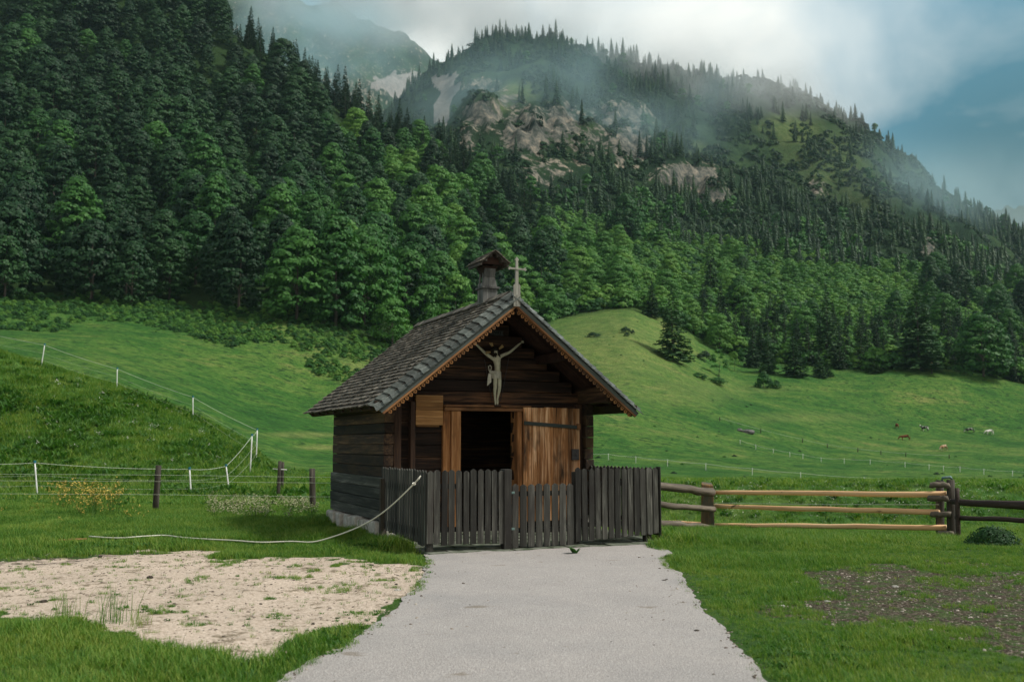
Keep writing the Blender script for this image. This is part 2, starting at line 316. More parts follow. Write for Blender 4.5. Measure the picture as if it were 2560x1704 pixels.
M['rail_peeled'] = wood('peeled_rail', 'x', (.46, .24, .10), (.88, .56, .30), (.95, .74, .48), 14, patch=(.66, .70), pcol=(.06, .03, .02), vvar=.2, patch_scale=5)
M['rail_dark'] = wood('dark_rail', 'x', (.015, .011, .010), (.045, .032, .026), (.10, .075, .06), 30, vvar=.3, dist=.01)
def plain(name, c, rough=.7, nz=None, c2=None, metal=0, bumpd=0):
    m = MT(name)
    if nz: f = m.noise(m.co(), nz, 4); m.col(m.mix(m.rng(f, .35, .65), c, c2)); m.bump(f, .5, bumpd or .002)
    else: m.col(c)
    m.p.inputs['Roughness'].default_value = rough; m.p.inputs['Metallic'].default_value = metal; return m.m
M['white'] = plain('white_plastic', (.80, .82, .80), .5)
M['rope'] = plain('pale_rope', (.62, .62, .52), .8, 60, (.75, .74, .66))
M['wire'] = plain('fence_tape', (.55, .60, .50), .6)
M['teal'] = plain('teal_clip', (.02, .16, .22), .5)
M['stone'] = plain('foundation_stone', (.30, .29, .26), .9, 9, (.50, .49, .45), bumpd=.02)
M['mosstone'] = plain('mossy_paving', (.04, .06, .03), .9, 5, (.17, .18, .15), bumpd=.015)
M['iron'] = plain('dark_iron', (.045, .045, .05), .55, 14, (.09, .085, .08), .5)
M['metal'] = plain('green_metal', (.10, .19, .18), .45, 10, (.25, .33, .31), .6)
M['clod'] = plain('dark_clod', (.02, .017, .014), .95, 20, (.06, .05, .04), bumpd=.02)
M['rock'] = plain('field_rock', (.08, .08, .085), .9, 2, (.18, .175, .17), bumpd=.1)
M['skin'] = plain('carved_body', (.46, .46, .33), .75, 14, (.62, .61, .46), bumpd=.003)
M['cloth'] = plain('carved_cloth', (.50, .49, .40), .75, 20, (.62, .61, .52), bumpd=.003)
M['hair'] = plain('carved_hair', (.02, .018, .014), .8)
M['gold'] = plain('old_gold', (.32, .22, .09), .6, 20, (.42, .30, .13))
M['sign'] = plain('grey_sign', (.055, .062, .060), .8)
M['signink'] = plain('sign_letters', (.006, .006, .006), .8)
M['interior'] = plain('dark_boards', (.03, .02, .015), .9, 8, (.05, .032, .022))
M['yellow'] = plain('yellow_board', (.60, .36, .06), .6, 5, (.68, .45, .12))
def leafmat(name, ca, cb, cc, tl=.35, rnd=True, world=None, rough=.6):
    m = MT(name); g = m.noise(m.co((1, 1, 1), 'world'), world or .35, 3)
    t = m.math('ADD', m.math('MULTIPLY', g, .9), m.math('MULTIPLY', m.rand(), .55 if rnd else 0)); t = m.math('ADD', t, m.math('MULTIPLY', m.attr('v'), .35))
    c = m.ramp(m.rng(t, .35, 1.35 if rnd else 1.0), [(.0, ca), (.45, cb), (1.0, cc)])
    m.col(c); m.p.inputs['Roughness'].default_value = rough; m.p.inputs['Specular IOR Level'].default_value = .25
    tr = m.n('ShaderNodeBsdfTranslucent'); m.l(m.mix(1.0, c, (1.1, 1.3, .6), 'MULTIPLY'), tr.inputs[0]); mx = m.n('ShaderNodeMixShader'); mx.inputs[0].default_value = tl
    m.l(m.p.outputs[0], mx.inputs[1]); m.l(tr.outputs[0], mx.inputs[2]); m.l(mx.outputs[0], m.out.inputs[0]); return m.m
M['leaf'] = leafmat('broad_leaves', (.010, .045, .013), (.025, .100, .022), (.065, .19, .032), .22, world=.05)
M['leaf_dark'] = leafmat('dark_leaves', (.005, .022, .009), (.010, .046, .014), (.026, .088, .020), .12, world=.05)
M['leaf_bright'] = leafmat('bright_leaves', (.035, .12, .025), (.07, .20, .035), (.15, .30, .05), .25, world=.06)
M['needle'] = leafmat('needles', (.006, .022, .012), (.013, .042, .018), (.028, .075, .024), .15, world=.05)
M['needle_light'] = leafmat('needles_light', (.012, .040, .016), (.026, .078, .026), (.055, .13, .035), .15, world=.05)
M['needle_far'] = leafmat('needles_far', (.008, .028, .015), (.016, .048, .02), (.035, .085, .026), .1, world=.01)
M['grass'] = leafmat('grass_blades', (.034, .105, .017), (.098, .225, .030), (.27, .33, .065), .35, world=.45)
M['grass_dark'] = leafmat('weed_leaves', (.022, .075, .016), (.050, .140, .026), (.10, .21, .04), .35, world=.4)
M['dockleaf'] = leafmat('dock_leaf', (.03, .10, .02), (.055, .16, .035), (.10, .23, .05), .3, world=3)
M['bark'] = plain('bark', (.05, .042, .035), .9, 8, (.11, .095, .08), bumpd=.02)
M['ylw'] = plain('yellow_petals', (.50, .34, .06), .7, 4, (.62, .48, .12))
M['petal'] = plain('white_petals', (.70, .70, .64), .8)
def pebblemat():
    m = MT('pebble_stone'); m.col(m.ramp(m.rand(), [(0, (.07, .055, .042)), (.6, (.18, .15, .12)), (1, (.48, .44, .38))])); return m.m
M['pebble'] = pebblemat()
M['cream'] = plain('seed_heads', (.26, .27, .14), .8, 3, (.42, .40, .26))
# gravel of the path
def gravelmat(name, c0, c1, c2, s=1.0):
    m = MT(name); co = m.co((1, 1, 1), 'world'); big = m.noise(co, .55, 4); f = m.noise(co, 60*s, 4, .7); v = m.n('ShaderNodeTexVoronoi'); v.inputs['Scale'].default_value = 70*s; m.l(co, v.inputs['Vector'])
    t = m.math('ADD', m.math('MULTIPLY', f, .65), m.math('MULTIPLY', m.math('ADD', v.outputs['Distance'], 0), .45)); c = m.ramp(t, [(.30, c0), (.52, c1), (.78, c2)])
    c = m.mix(1.0, c, m.ramp(big, [(.3, (.84, .83, .83)), (.5, (1, .97, .95)), (.7, (.90, .88, .87))]), 'MULTIPLY')
    sp = m.noise(m.co((.6, 1, 1), 'world'), 3.2, 3, .6); c = m.mix(m.rng(sp, .66, .71, 0, .55), c, (.15, .115, .07)); sp2 = m.noise(co, 30, 2); c = m.mix(m.rng(sp2, .72, .76, 0, .7), c, (.06, .05, .045))
    m.col(c); m.bump(t, .9, .012); m.p.inputs['Roughness'].default_value = .9; return m.m
M['path'] = gravelmat('grey_gravel', (.23, .222, .218), (.34, .327, .32), (.47, .455, .445))
# ground
def groundmat():
    m = MT('grassland'); co = m.co((1, 1, 1), 'world'); n1 = m.noise(co, .035, 5, .6); n2 = m.noise(co, .35, 5, .65); n3 = m.noise(co, 6, 4, .7); far = m.attr('far')
    st = m.noise(m.co((.35, 1.0, 1.0), 'world'), .22, 5, .7, .6)
    g = m.math('ADD', m.math('ADD', m.math('MULTIPLY', n1, .40), m.math('MULTIPLY', st, .35)), m.math('MULTIPLY', n2, .25))
    grass = m.ramp(g, [(.38, (.024, .090, .020)), (.46, (.046, .135, .026)), (.54, (.095, .185, .038)), (.62, (.19, .225, .070))])
    tus = m.noise(m.co((.6, 1, 1), 'world'), 1.1, 3, .6); grass = m.mix(m.math('MULTIPLY', m.rng(tus, .53, .62, 0, .85), far), grass, (.020, .06, .018))
    fine_ = m.noise(m.co((.7, 1, 1), 'world'), 2.4, 4, .75); grass = m.mix(1.0, grass, m.ramp(fine_, [(.34, (.55, .60, .55)), (.5, (.95, .95, .95)), (.66, (1.4, 1.3, 1.25))]), 'MULTIPLY'); grass = m.mix(m.math('MULTIPLY', m.attr('dry'), m.rng(n2, .35, .65, .4, 1.1), True), grass, m.ramp(fine_, [(.35, (.12, .17, .045)), (.65, (.27, .29, .10))]))
    n4 = m.noise(co, 48, 4, .75); nearg = m.mix(m.rng(n3, .35, .65), (.024, .050, .014), (.070, .125, .030)); nearg = m.mix(m.rng(n4, .42, .62), m.mix(.6, nearg, (.015, .025, .008)), nearg); grass = m.mix(m.rng(far, 0, 1, .75, 0), grass, nearg)
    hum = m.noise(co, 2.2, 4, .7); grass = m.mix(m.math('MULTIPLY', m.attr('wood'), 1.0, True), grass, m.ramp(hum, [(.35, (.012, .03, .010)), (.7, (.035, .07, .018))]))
    sandn = m.noise(co, 28, 5, .8); sand = m.ramp(sandn, [(.30, (.24, .185, .14)), (.5, (.54, .44, .355)), (.70, (.80, .70, .61))])
    sp = m.noise(co, 3.2, 6, .82); sand = m.mix(m.rng(sp, .535, .60, 0, .85), sand, (.13, .105, .06)); sand = m.mix(m.rng(m.noise(co, .6, 3), .35, .65, 0, .3), sand, (.30, .25, .2))
    mudn = m.noise(co, 22, 5, .85); mud = m.ramp(mudn, [(.40, (.022, .016, .012)), (.53, (.060, .045, .033)), (.63, (.28, .24, .19))])
    edge = m.noise(co, 5, 5, .7)
    fs = m.rng(m.math('ADD', m.attr('sand'), m.math('MULTIPLY', m.math('SUBTRACT', edge, .5), .9)), .42, .6); fm = m.rng(m.math('ADD', m.attr('mud'), m.math('MULTIPLY', m.math('SUBTRACT', edge, .5), 1.5)), .4, .7)
    c = m.mix(fs, grass, sand); c = m.mix(fm, c, mud); m.col(c)
    h = m.math('ADD', m.math('ADD', m.math('MULTIPLY', n3, .3), m.math('MULTIPLY', sandn, .12)), m.math('MULTIPLY', m.math('ADD', fine_, tus), m.math('MULTIPLY', far, 5.0))); m.bump(h, .8, .10); m.p.inputs['Roughness'].default_value = .95; m.p.inputs['Specular IOR Level'].default_value = .1; return m.m
M['ground'] = groundmat()
def mountmat():
    m = MT('mountain_slope'); co = m.co((1, 1, 1), 'world'); cs = m.co((1, 1, .32), 'world'); n1 = m.noise(co, .02, 6, .65); n2 = m.noise(cs, .12, 9, .78, .1); n3 = m.noise(co, .18, 5, .7)
    veg = m.ramp(n1, [(.35, (.012, .032, .016)), (.5, (.024, .058, .022)), (.65, (.050, .095, .032))]); veg = m.mix(m.rng(n3, .45, .62, 0, .7), veg, (.014, .036, .018))
    veg = m.mix(m.attr('lawn'), veg, m.mix(m.rng(n3, .4, .6), (.09, .15, .045), (.17, .22, .08)))
    rock = m.ramp(n2, [(.38, (.028, .042, .036)), (.46, (.085, .097, .086)), (.54, (.20, .195, .165)), (.65, (.45, .38, .29))])
    f = m.rng(m.math('ADD', m.attr('rock'), m.math('MULTIPLY', m.math('SUBTRACT', n2, .5), 3.0)), .46, .60)
    c = m.mix(f, veg, rock); scr = m.ramp(m.noise(m.co((1, .5, .5), 'world'), .1, 5, .7), [(.3, (.20, .19, .18)), (.7, (.36, .34, .32))])
    c = m.mix(m.rng(m.math('ADD', m.attr('scree'), m.math('MULTIPLY', m.math('SUBTRACT', n3, .5), .8)), .4, .55), c, scr); m.col(c)
    m.bump(n2, 1.0, 5.0); m.p.inputs['Roughness'].default_value = .95; m.p.inputs['Specular IOR Level'].default_value = .1; return m.m
M['mountain'] = mountmat()
# ---------------------------------------------------------------- the setting
def grid(name, ys, ts, mat, off=8.0, mountain=False):
    Yg, Tg = np.meshgrid(ys, ts, indexing='ij'); X = Tg*(np.maximum(Yg, -4)+off); Y = Yg; Z = H(X, Y)
    n, k = X.shape; idx = np.arange(n*k).reshape(n, k)
    Fc = np.stack([idx[:-1, :-1], idx[:-1, 1:], idx[1:, 1:], idx[1:, :-1]], -1).reshape(-1, 4)
    V = np.stack([X, Y, Z], -1).reshape(-1, 3); px, py = proj(V[:, 0], V[:, 1], V[:, 2])
    if mountain:
        lawn = np.zeros(len(V))
        for cx, cy, rx, ry, a in ((1195, 210, 48, 26, 1), (1150, 245, 30, 12, .8), (1830, 300, 70, 45, .75), (1900, 370, 110, 80, .5), (1990, 450, 90, 60, .35), (1800, 285, 50, 30, .8), (1600, 345, 30, 20, .6), (1770, 290, 40, 20, .7), (1560, 430, 30, 16, .5)):
            lawn = np.maximum(lawn, a*np.clip(1.6-1.3*np.sqrt(((px-cx)/rx)**2+((py-cy)/ry)**2), 0, 1))
        scree = np.zeros(len(V))
        for pl in ([(985, 180), (1050, 165), (1062, 190), (1035, 240), (1030, 290), (1000, 280), (1000, 240), (1015, 215)],): scree = np.maximum(scree, inpoly(px, py, pl).astype(float))
        at = {'rock': rockmask(px, py), 'lawn': lawn, 'scree': scree}
    else:
        dry_ = np.zeros(len(V))
        for cx, cy, rx, ry, q in ((1400, 800, 230, 130, .62), (1560, 900, 200, 50, .4), (820, 850, 90, 40, .6), (700, 1000, 120, 10, .8), (740, 1030, 110, 8, .5), (1850, 960, 260, 16, .35), (1750, 895, 120, 14, .4)): dry_ = np.maximum(dry_, q*np.clip(1.5-1.5*np.sqrt(((px-cx)/rx)**2+((py-cy)/ry)**2), 0, 1))
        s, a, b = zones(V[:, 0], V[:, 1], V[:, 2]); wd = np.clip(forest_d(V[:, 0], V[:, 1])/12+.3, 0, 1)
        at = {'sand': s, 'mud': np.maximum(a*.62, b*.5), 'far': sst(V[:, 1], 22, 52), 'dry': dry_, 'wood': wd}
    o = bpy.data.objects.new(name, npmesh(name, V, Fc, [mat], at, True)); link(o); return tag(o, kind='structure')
def forest_d(X, Y):      # > 0 inside the forest: metres past its lower edge
    px = (X/np.maximum(Y, 6)*F/CP*1.0+1280)/K
    e = np.interp(px, [-500, 0, 246, 527, 668, 809, 900, 1050, 1180, 1300, 1450, 1530, 1600, 1700, 1900, 2050, 2200, 2356, 2700], [196, 198, 198, 196, 195, 193, 196, 240, 285, 305, 306, 312, 322, 312, 306, 300, 305, 300, 300])
    return Y-e
ys = np.concatenate([np.linspace(-25, 5, 14), 5*1.0042**np.arange(1, 400), []]); y0 = ys[-1]
ys = np.concatenate([ys, y0*1.0125**np.arange(1, 1+int(math.log(585/y0)/math.log(1.0125)))]); ts = np.linspace(-.80, .80, 560)
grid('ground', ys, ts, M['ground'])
ym = ys[-1]*1.006**np.arange(0, 1+int(math.log(1500/ys[-1])/math.log(1.006)))
grid('mountain', ym, np.linspace(-.80, .80, 700), M['mountain'], mountain=True)
def farrange(name, Yn, Yf, prof, seed, x0, x1, mat):
    xs = np.linspace(x0, x1, 160); ss = np.linspace(0, 1.25, 90); Xp, S = np.meshgrid(xs, ss); top = np.interp(Xp, [p[0] for p in prof], [p[1] for p in prof])
    ty = 852-top*K; dy = F*CP-ty*SP; tz = (F*SP+ty*CP)/dy; tx = (Xp*K-1280)/dy; ztop = EYE+tz*Yf
    Y = Yn+(Yf-Yn)*S; prof_s = np.where(S <= 1, sst(S, -.35, 1.15)*0+S**1.1, 1-(S-1)*1.2); Z = -40+(ztop+40)*prof_s; X = tx*Yf+(tx*Y-tx*Yf)*.6
    am = np.clip(S*2, 0, 1); Z = Z+am*(np.abs(fbm(X/220, Y/320, 5, seed)-.5)*-420+60)*np.clip(1.5-1.3*S, .2, 1)+am*(fbm(X/60, Y/60, 4, seed+3)-.5)*90
    n, k = X.shape; idx = np.arange(n*k).reshape(n, k); Fc = np.stack([idx[:-1, :-1], idx[:-1, 1:], idx[1:, 1:], idx[1:, :-1]], -1).reshape(-1, 4)
    V = np.stack([X, Y, Z], -1).reshape(-1, 3); px, py = proj(V[:, 0], V[:, 1], V[:, 2])
    rock = (.42 if x0 < 1000 else -.3)*fbm(V[:, 0]/260, V[:, 2]/160, 4, seed+9)+.12
    scree = inpoly(px+(fbm(V[:, 0]/90, V[:, 1]/90, 3, 4)-.5)*30, py, [(850, 190), (905, 168), (950, 165), (985, 180), (960, 225), (930, 290), (900, 290), (905, 225), (870, 200)]).astype(float)*(V[:, 0] < -100)
    o = bpy.data.objects.new(name, npmesh(name, V, Fc, [mat], {'rock': rock, 'lawn': V[:, 0]*0, 'scree': scree}, True)); link(o); return tag(o, kind='structure')
farrange('far_mountain', 1250, 2500, [(200, -20), (560, -10), (700, 0), (800, 15), (900, 60), (980, 110), (1060, 145), (1130, 165), (1190, 190), (1260, 240), (1400, 300), (1560, 320), (1700, 400)], 61, 200, 1700, M['mountain'])
farrange('far_slope', 1150, 1900, [(1900, 640), (2050, 560), (2140, 540), (2220, 520), (2356, 490), (2600, 450), (2900, 370)], 91, 1900, 2900, M['mountain'])
# gravel path sheet
ny, nx = 420, 40; yy = np.linspace(-8, 16.1, ny); V = []
for y in yy:
    xl, xr = float(path_x(y, -1)), float(path_x(y, 1)); t = np.linspace(0, 1, nx)
    if y > 14.5:     # the end follows the fence line
        xr = 2.35; xl = max(xl, -1.25+(y-14.62)/.401*.916)
    for q in t: V.append((xl+(xr-xl)*q, y))
V = np.array(V); Zp = H(V[:, 0], V[:, 1])+.014+.012*np.sin(np.pi*np.tile(np.linspace(0, 1, nx), ny)); V = np.column_stack([V, Zp])
idx = np.arange(ny*nx).reshape(ny, nx); Fc = np.stack([idx[:-1, :-1], idx[:-1, 1:], idx[1:, 1:], idx[1:, :-1]], -1).reshape(-1, 4)
tag(link(bpy.data.objects.new('gravel_path', npmesh('gravel_path', V, Fc, [M['path']], None, True))), kind='structure')
# ---------------------------------------------------------------- chapel (local x along the front, y towards the back)
ch = empty('timber_chapel', CH_H, CH_RZ)
tag(ch, 'small dark log chapel with shingled gable roof, bell turret and open orange-brown door', 'chapel')
WZ = 2.32; SL = .797; RX = 2.0; RZT = 4.20
roofz = lambda x: RZT-SL*abs(x-RX)
def log_wall_x(name, y0, y1, x0, x1, z0, z1, n, mat, gaps=(), gable=False):
    b = MB(); hh = (z1-z0)/n
    for i in range(n):
        a, c = z0+i*hh+.004, z0+(i+1)*hh-.004; xx0, xx1 = x0, x1
        if gable: xx0 = max(x0, RX-(RZT-.14-c)/SL); xx1 = min(x1, RX+(RZT-.14-c)/SL)
        if xx1-xx0 < .12: continue
        segs = [(xx0, xx1)]
        for g0, g1, gz0, gz1 in gaps:
            if c > gz0 and a < gz1: segs = [s for q in segs for s in ((q[0], min(q[1], g0)), (max(q[0], g1), q[1])) if s[1]-s[0] > .05]
        for s in segs: b.box(s[0], s[1], y0+R_.uniform(-.008, .008), y1, a, c, R_.random(), 0, .003)
    return b.build(name, mat, ch, bevel=.008)
def log_wall_y(name, x0, x1, y0, y1, z0, z1, n, mat, jut=0):
    b = MB(); hh = (z1-z0)/n
    for i in range(n):
        q = R_.uniform(-.012, .012); b.box(x0+q, x1+q*.3, y0+R_.uniform(-jut, jut), y1+R_.uniform(-jut, jut), z0+i*hh+.004, z0+(i+1)*hh-.004, R_.random(), 0, .004)
    return b.build(name, mat, ch, bevel=.010)
lw = log_wall_y('side_wall', 0, .17, 0, 3.62, 1.03, WZ, 7, M['log_side'], .006)
lg = log_wall_y('wall_base_logs', -.035, .17, -.03, 3.66, .30, 1.03, 4, M['log_grey'], .02); lg['label'] = 'weathered grey lower logs of the side wall'
log_wall_y('side_wall', 3.83, 4.0, 0, 3.62, .30, WZ, 10, M['log_side'], .02)
log_wall_x('front_wall', .24, .40, .17, 1.42, .10, WZ-.12, 10, M['log']); log_wall_x('front_wall', .24, .40, 2.50, 3.83, .10, WZ-.12, 10, M['log'])
b = MB(); b.box(.17, 3.83, .235, .40, WZ-.118, WZ-.004, .5, 0, .002); b.build('wall_beam', M['log'], ch, .008)
log_wall_x('gable_wall', .24, .38, -.1, 4.1, WZ, 3.95, 8, M['log'], gable=True)
log_wall_x('back_wall', 3.45, 3.6, .17, 3.83, .10, WZ, 9, M['log'])
log_wall_x('gable_wall', 3.46, 3.59, -.1, 4.1, WZ, 3.95, 8, M['log'], gable=True)
for x, wd in ((.205, .13), (.50, .09), (3.70, .126)): b = MB(); b.box(x, x+wd, .11, .238, .22, WZ, R_.random(), 0, .006); b.build('corner_post', M['post_v'], ch, .008)
b = MB(); x = .02
for y in np.arange(.0, 3.6, .42): b.box(-.10+R_.uniform(-.04, .03), .12, y, y+.41, -.25, .29+R_.uniform(-.02, .0), R_.random(), 0, .03)
b.box(.12, 3.95, .1, .4, -.2, .095); b.box(3.9, 4.02, .1, 3.6, -.4, .29); b.box(.12, 3.9, 3.2, 3.62, -.3, .095); b.build('stone_plinth', M['stone'], ch, .03)
b = MB(); b.box(.06, .10, .1, 3.55, .3, 2.3); b.box(3.88, 3.92, .1, 3.55, .3, 2.3); b.box(.2, 3.8, 3.50, 3.54, .1, 2.32); b.build('light_block_panels', M['interior'], ch)  # added backing panels, block daylight through the log gaps to keep the interior dark
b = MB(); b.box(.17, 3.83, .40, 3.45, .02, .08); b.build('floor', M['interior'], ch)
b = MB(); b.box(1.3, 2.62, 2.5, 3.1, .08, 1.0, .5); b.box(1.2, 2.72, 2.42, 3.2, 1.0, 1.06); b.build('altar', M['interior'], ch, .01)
b = MB(); b.tube([(1.86+.40, 2.60, 1.062), (1.86+.40, 2.60, 1.40)], .012); b.build('candle', M['white'], ch)
# door frame and open door leaf
b = MB(); b.box(1.245, 1.42, .10, .40, .05, 2.17, .42, 0, .004); b.box(1.11, 1.243, .17, .238, .05, 2.24, .75, 0, .004)
f = b.build('door_frame', M['jamb'], ch, .006); f['label'] = 'orange-brown left door post'
b = MB(); b.box(2.50, 2.585, .09, .40, .05, 2.17, .5); b.box(2.589, 2.66, .13, .238, .05, 2.22, .3); b.build('door_frame', M['jamb'], ch, .006)['label'] = 'orange-brown right door post'
b = MB(); b.box(1.11, 2.68, .07, .238, 2.174, 2.235, .4, 0, .004); b.box(1.11, 2.75, .04, .238, 2.245, 2.275, .6, 0, .004); b.build('lintel', M['lintel'], ch, .005)
dr = MB(); xs = [2.60, 2.76, 2.87, 3.02, 3.19, 3.34, 3.49, 3.60, 3.74]; sh = [.95, .75, .62, .8, .45, .55, .05, .3]
for i in range(8): dr.box(xs[i]+.002, xs[i+1]-.002, .045+R_.uniform(0, .008), .085, .22, 2.25+R_.uniform(-.012, .004), sh[i], 0, .002)
door = dr.build('door', M['door'], ch, .004)
b = MB(); b.hexa([(2.60, .008, 1.935), (3.66, .008, 1.865), (3.66, .043, 1.865), (2.60, .043, 1.935), (2.60, .008, 2.0), (3.66, .008, 1.93), (3.66, .043, 1.93), (2.60, .043, 2.0)], .1); b.build('crossbar', M['barge'], door, .004)
b = MB(); b.box(3.665, 3.73, .004, .043, 1.85, 1.96, .5); b.build('crossbar_end', M['lintel'], door, .004)
b = MB(); b.box(3.555, 3.70, .012, .044, 1.30, 1.50); b.tube([(3.63, .012, 1.40), (3.63, .0, 1.40)], .018); b.build('lock_plate', M['iron'], door, .004)
b = MB(); x0, z0 = loc_front(957, 977, .12); x1, z1 = loc_front(1020, 909, .12)
for i in range(4): q = (z1-z0)/4; b.box(x0, x1, .12+R_.uniform(0, .006), .20, z0+i*q+.002, z0+(i+1)*q-.002, [.7, .95, .45, .4][i])
b.box(x0+.03, x1-.05, .18, .239, z0-.03, z0+.1, .2); b.build('shutter', M['shutter'], ch, .004)
# roof
ry0, ry1 = -.97, 4.22; EX = 2.43
def rslab(name, y0, y1, t0, t1, ea, mat, cc=.5, planks=0, parent=ch):
    b = MB()
    for s in (-1, 1):
        ys_ = np.linspace(y0, y1, planks+1) if planks else [y0, y1]
        for k in range(len(ys_)-1):
            ya, yb = ys_[k]+.002, ys_[k+1]-.002; p = []
            for t in (t1, t0):
                p += [(RX+s*0.001, ya, RZT-t), (RX+s*ea, ya, RZT-t-SL*ea), (RX+s*ea, yb, RZT-t-SL*ea), (RX+s*.001, yb, RZT-t)]
            b.hexa(p, R_.random() if planks else cc)
    return b.build(name, mat, parent)
roof = rslab('roof', -.90, 4.18, .075, .105, EX-.05, M['soffit'], planks=22)
b = MB()
NC = 25; ln = math.hypot(EX, EX*SL)/NC; cs, sn = 1/math.hypot(1, SL), SL/math.hypot(1, SL)
def shing(b, s, y0, y1, d0, d1, lift0, lift1, th, c, curl=0):
    """one board on a slope: d along the slope from the ridge, lift = height above the deck"""
    P = lambda d, y, h: (RX+s*(d*cs+h*sn), y, RZT-.075-d*sn+h*cs)
    b.hexa([P(d0, y0, lift0-th), P(d1, y0, lift1-th), P(d1, y1, lift1-th+curl), P(d0, y1, lift0-th), P(d0, y0, lift0), P(d1, y0, lift1), P(d1, y1, lift1+curl), P(d0, y1, lift0)], c)
for s in (-1, 1):
    for r in range(NC):
        y = -.80+R_.uniform(-.1, 0)
        while y < ry1:
            wd = R_.uniform(.075, .15); j = R_.uniform(-.011, .011); d1 = (r+1)*ln+.03+j
            shing(b, s, max(y, -.80)+.002, min(y+wd, ry1)-.002, max(d1-ln*2.1, 0), d1, .012, .062+R_.uniform(-.003, .008), .022, R_.random(), R_.uniform(-.006, .006)); y += wd
b.build('roof_shingles', M['shingle'], roof)
b = MB()
for i in range(46):
    y = -.70+i*.107; shing(b, -1, y, y+.105, -.02, .13, .085+R_.uniform(0, .01), .085, .014, R_.random()); shing(b, 1, y, y+.105, -.05, .13, .088+R_.uniform(0, .01), .080, .014, R_.random())
b.build('ridge_boards', M['shingle'], roof)
# curved verge shingles down both rakes: saddle-shaped boards that overlap downwards
b = MB(); NV = 19; lv = math.hypot(EX, EX*SL)/NV
for s in (-1, 1):
    for k in range(NV):
        d0, d1 = k*lv-.03, (k+1)*lv+.035; c = R_.random(); nn = 7; rows = []
        for dd, lf in ((d0, .004), (d1, .034)):
            for q in range(nn):
                t = q/(nn-1); e = lf-.020*math.sin(t*math.pi); y = -1.02+t*.24-e*.75; h = -.072+t*.135+e*.75; dx = dd+(.020*math.cos(t*2*math.pi) if lf > .03 else 0)
                rows.append((RX+s*(dx*cs+h*sn), y, RZT-.075-dx*sn+h*cs))
        lo = [(p[0]-s*sn*.014, p[1], p[2]-cs*.014) for p in rows]; V = rows+lo; n2 = 2*nn; fs = []
        for q in range(nn-1): fs += [(q, q+1, nn+q+1, nn+q), (n2+q, n2+nn+q, n2+nn+q+1, n2+q+1), (q, n2+q, n2+q+1, q+1), (nn+q, nn+q+1, n2+nn+q+1, n2+nn+q)]
        fs += [(0, nn, n2+nn, n2), (nn-1, n2+nn-1, n2+2*nn-1, 2*nn-1)]; b.add(V, fs, c)
b.build('verge_shingles', M['verge'], roof, smooth=False)
